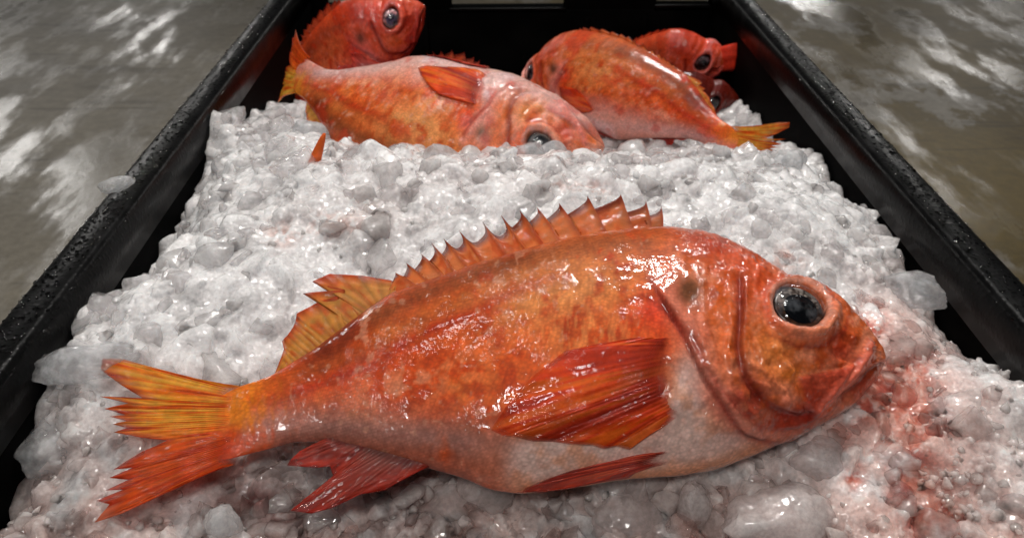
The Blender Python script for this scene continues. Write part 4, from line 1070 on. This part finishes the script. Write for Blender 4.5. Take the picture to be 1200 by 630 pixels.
# ------------------------------------------------------------------ wet market floor
def floor_mat():
    m, nt, b = new_mat('wet_concrete')
    co = N(nt, 'ShaderNodeTexCoord').outputs['Object']
    def noise(scale, detail=6., rough=.6, stretch=(1, 1, 1), rot=0., dist=0.):
        mp = N(nt, 'ShaderNodeMapping'); mp.inputs['Scale'].default_value = stretch; mp.inputs['Rotation'].default_value = (0, 0, rot); L(nt, co, mp.inputs['Vector'])
        n = N(nt, 'ShaderNodeTexNoise', Scale=scale, Detail=detail, Roughness=rough, Distortion=dist); L(nt, mp.outputs[0], n.inputs['Vector']); return n.outputs['Fac']
    sx = N(nt, 'ShaderNodeSeparateXYZ'); L(nt, co, sx.inputs[0])
    side = ramp(nt, sx.outputs['X'], -.4, .5)
    big = noise(2.6, 7., .6); edge = noise(4.2, 10., .70, (1.3, .8, 1), .3); fine = noise(42., 6., .7); grit = noise(190., 3., .6)
    c = mix_col(nt, side, (.205, .182, .142, 1), (.138, .104, .048, 1))
    c = mix_col(nt, ramp(nt, big, .35, .65, 0., .55), c, mix_col(nt, side, (.11, .098, .08, 1), (.06, .045, .024, 1)))
    # dried milky film with crisp edges
    film = math_n(nt, 'MULTIPLY', ramp(nt, edge, .51, .55), ramp(nt, noise(2.6, 4.), .44, .54))
    c = mix_col(nt, math_n(nt, 'MULTIPLY', film, ramp(nt, sx.outputs['X'], -.4, .5, .35, .75)), c, (.25, .235, .21, 1))
    c = mix_col(nt, ramp(nt, fine, .35, .7, .35, 0.), c, (.05, .043, .032, 1))
    c = mix_col(nt, ramp(nt, grit, .62, .72, 0., .5), c, (.03, .027, .022, 1))
    # scrapes left by dragged crates
    for sc_, st_, ro, lo, hi, k in ((2.6, (.8, 14., 1), -1.15, .665, .69, .45), (3.0, (.8, 5., 1), -1.0, .62, .72, .4)):
        c = mix_col(nt, ramp(nt, noise(sc_, 2., .5, st_, ro), lo, hi, 0., k), c, (.045, .038, .028, 1))
    L(nt, c, b.inputs['Base Color'])
    pud = noise(3.1, 9., .64, (1.9, .55, 1), .15)
    L(nt, ramp(nt, pud, .46, .58, .46, .19), b.inputs['Roughness'])
    L(nt, ramp(nt, pud, .46, .58, .10, .36), b.inputs['Specular IOR Level'])
    h = math_n(nt, 'ADD', math_n(nt, 'MULTIPLY', big, .5), math_n(nt, 'MULTIPLY', fine, .30))
    bp = N(nt, 'ShaderNodeBump', Strength=.5, Distance=.004); L(nt, h, bp.inputs['Height']); L(nt, bp.outputs[0], b.inputs['Normal'])
    return m
fl = np.array([(-12, -4, 0), (12, -4, 0), (12, 20, 0), (-12, 20, 0)], float)
floor = mesh_np('floor', fl, np.array([[0, 1, 2, 3]]), floor_mat(), None, False)
floor.location = (0, 0, -.47); tag(floor, 'wet stained concrete market floor', 'floor', kind='structure')

# ------------------------------------------------------------------ lamps of the hall
def area(name, loc_, target, sx, sy, power, col=(1, .97, .93)):
    l = bpy.data.lights.new(name, 'AREA'); l.shape = 'RECTANGLE'; l.size = sx; l.size_y = sy; l.energy = power; l.color = col
    o = bpy.data.objects.new(name, l); COL.objects.link(o); o.location = loc_
    o.rotation_euler = (Vector(target)-Vector(loc_)).to_track_quat('-Z', 'Y').to_euler(); return o
area('ceiling_lamp', (.25, 1.55, 2.1), (0, .45, 0), .40, .28, 40)
area('ceiling_lamp', (-.85, .7, 2.2), (0, .6, 0), .3, .2, 5)
area('ceiling_lamp', (-.35, -.9, 2.0), (0, .35, 0), .4, .3, 23)
for lx, ly in ((-5.2, 11.8), (-5.2, 7.9), (4.9, 13.4), (5.5, 9.1)):
    area('ceiling_lamp', (lx, ly, 2.8), (lx*.2, 2, -.4), .9, .25, 32)
w = bpy.data.worlds.new('World'); SC.world = w; w.use_nodes = True
w.node_tree.nodes['Background'].inputs[0].default_value = (.9, .95, 1, 1); w.node_tree.nodes['Background'].inputs[1].default_value = .025

# ------------------------------------------------------------------ camera and render
cam = bpy.data.cameras.new('camera'); co_ = bpy.data.objects.new('camera', cam); COL.objects.link(co_)
cam.sensor_width = 36; cam.lens = 36*FPX/1200; cam.clip_start = .01; cam.clip_end = 200
co_.matrix_world = Matrix([list(CM[0])+[CC[0]], list(CM[1])+[CC[1]], list(CM[2])+[CC[2]], [0, 0, 0, 1]])
cam.dof.use_dof = True; cam.dof.aperture_fstop = 16
cam.dof.focus_distance = float(-((at_z(800, 380, .02)-CC)@CM)[2])
SC.camera = co_
SC.view_settings.view_transform = 'Standard'; SC.view_settings.look = 'None'; SC.view_settings.exposure = 0; SC.view_settings.gamma = 1
SC.render.engine = 'CYCLES'
SC.cycles.use_denoising = True
SC.cycles.max_bounces = 18; SC.cycles.transmission_bounces = 14; SC.cycles.transparent_max_bounces = 24
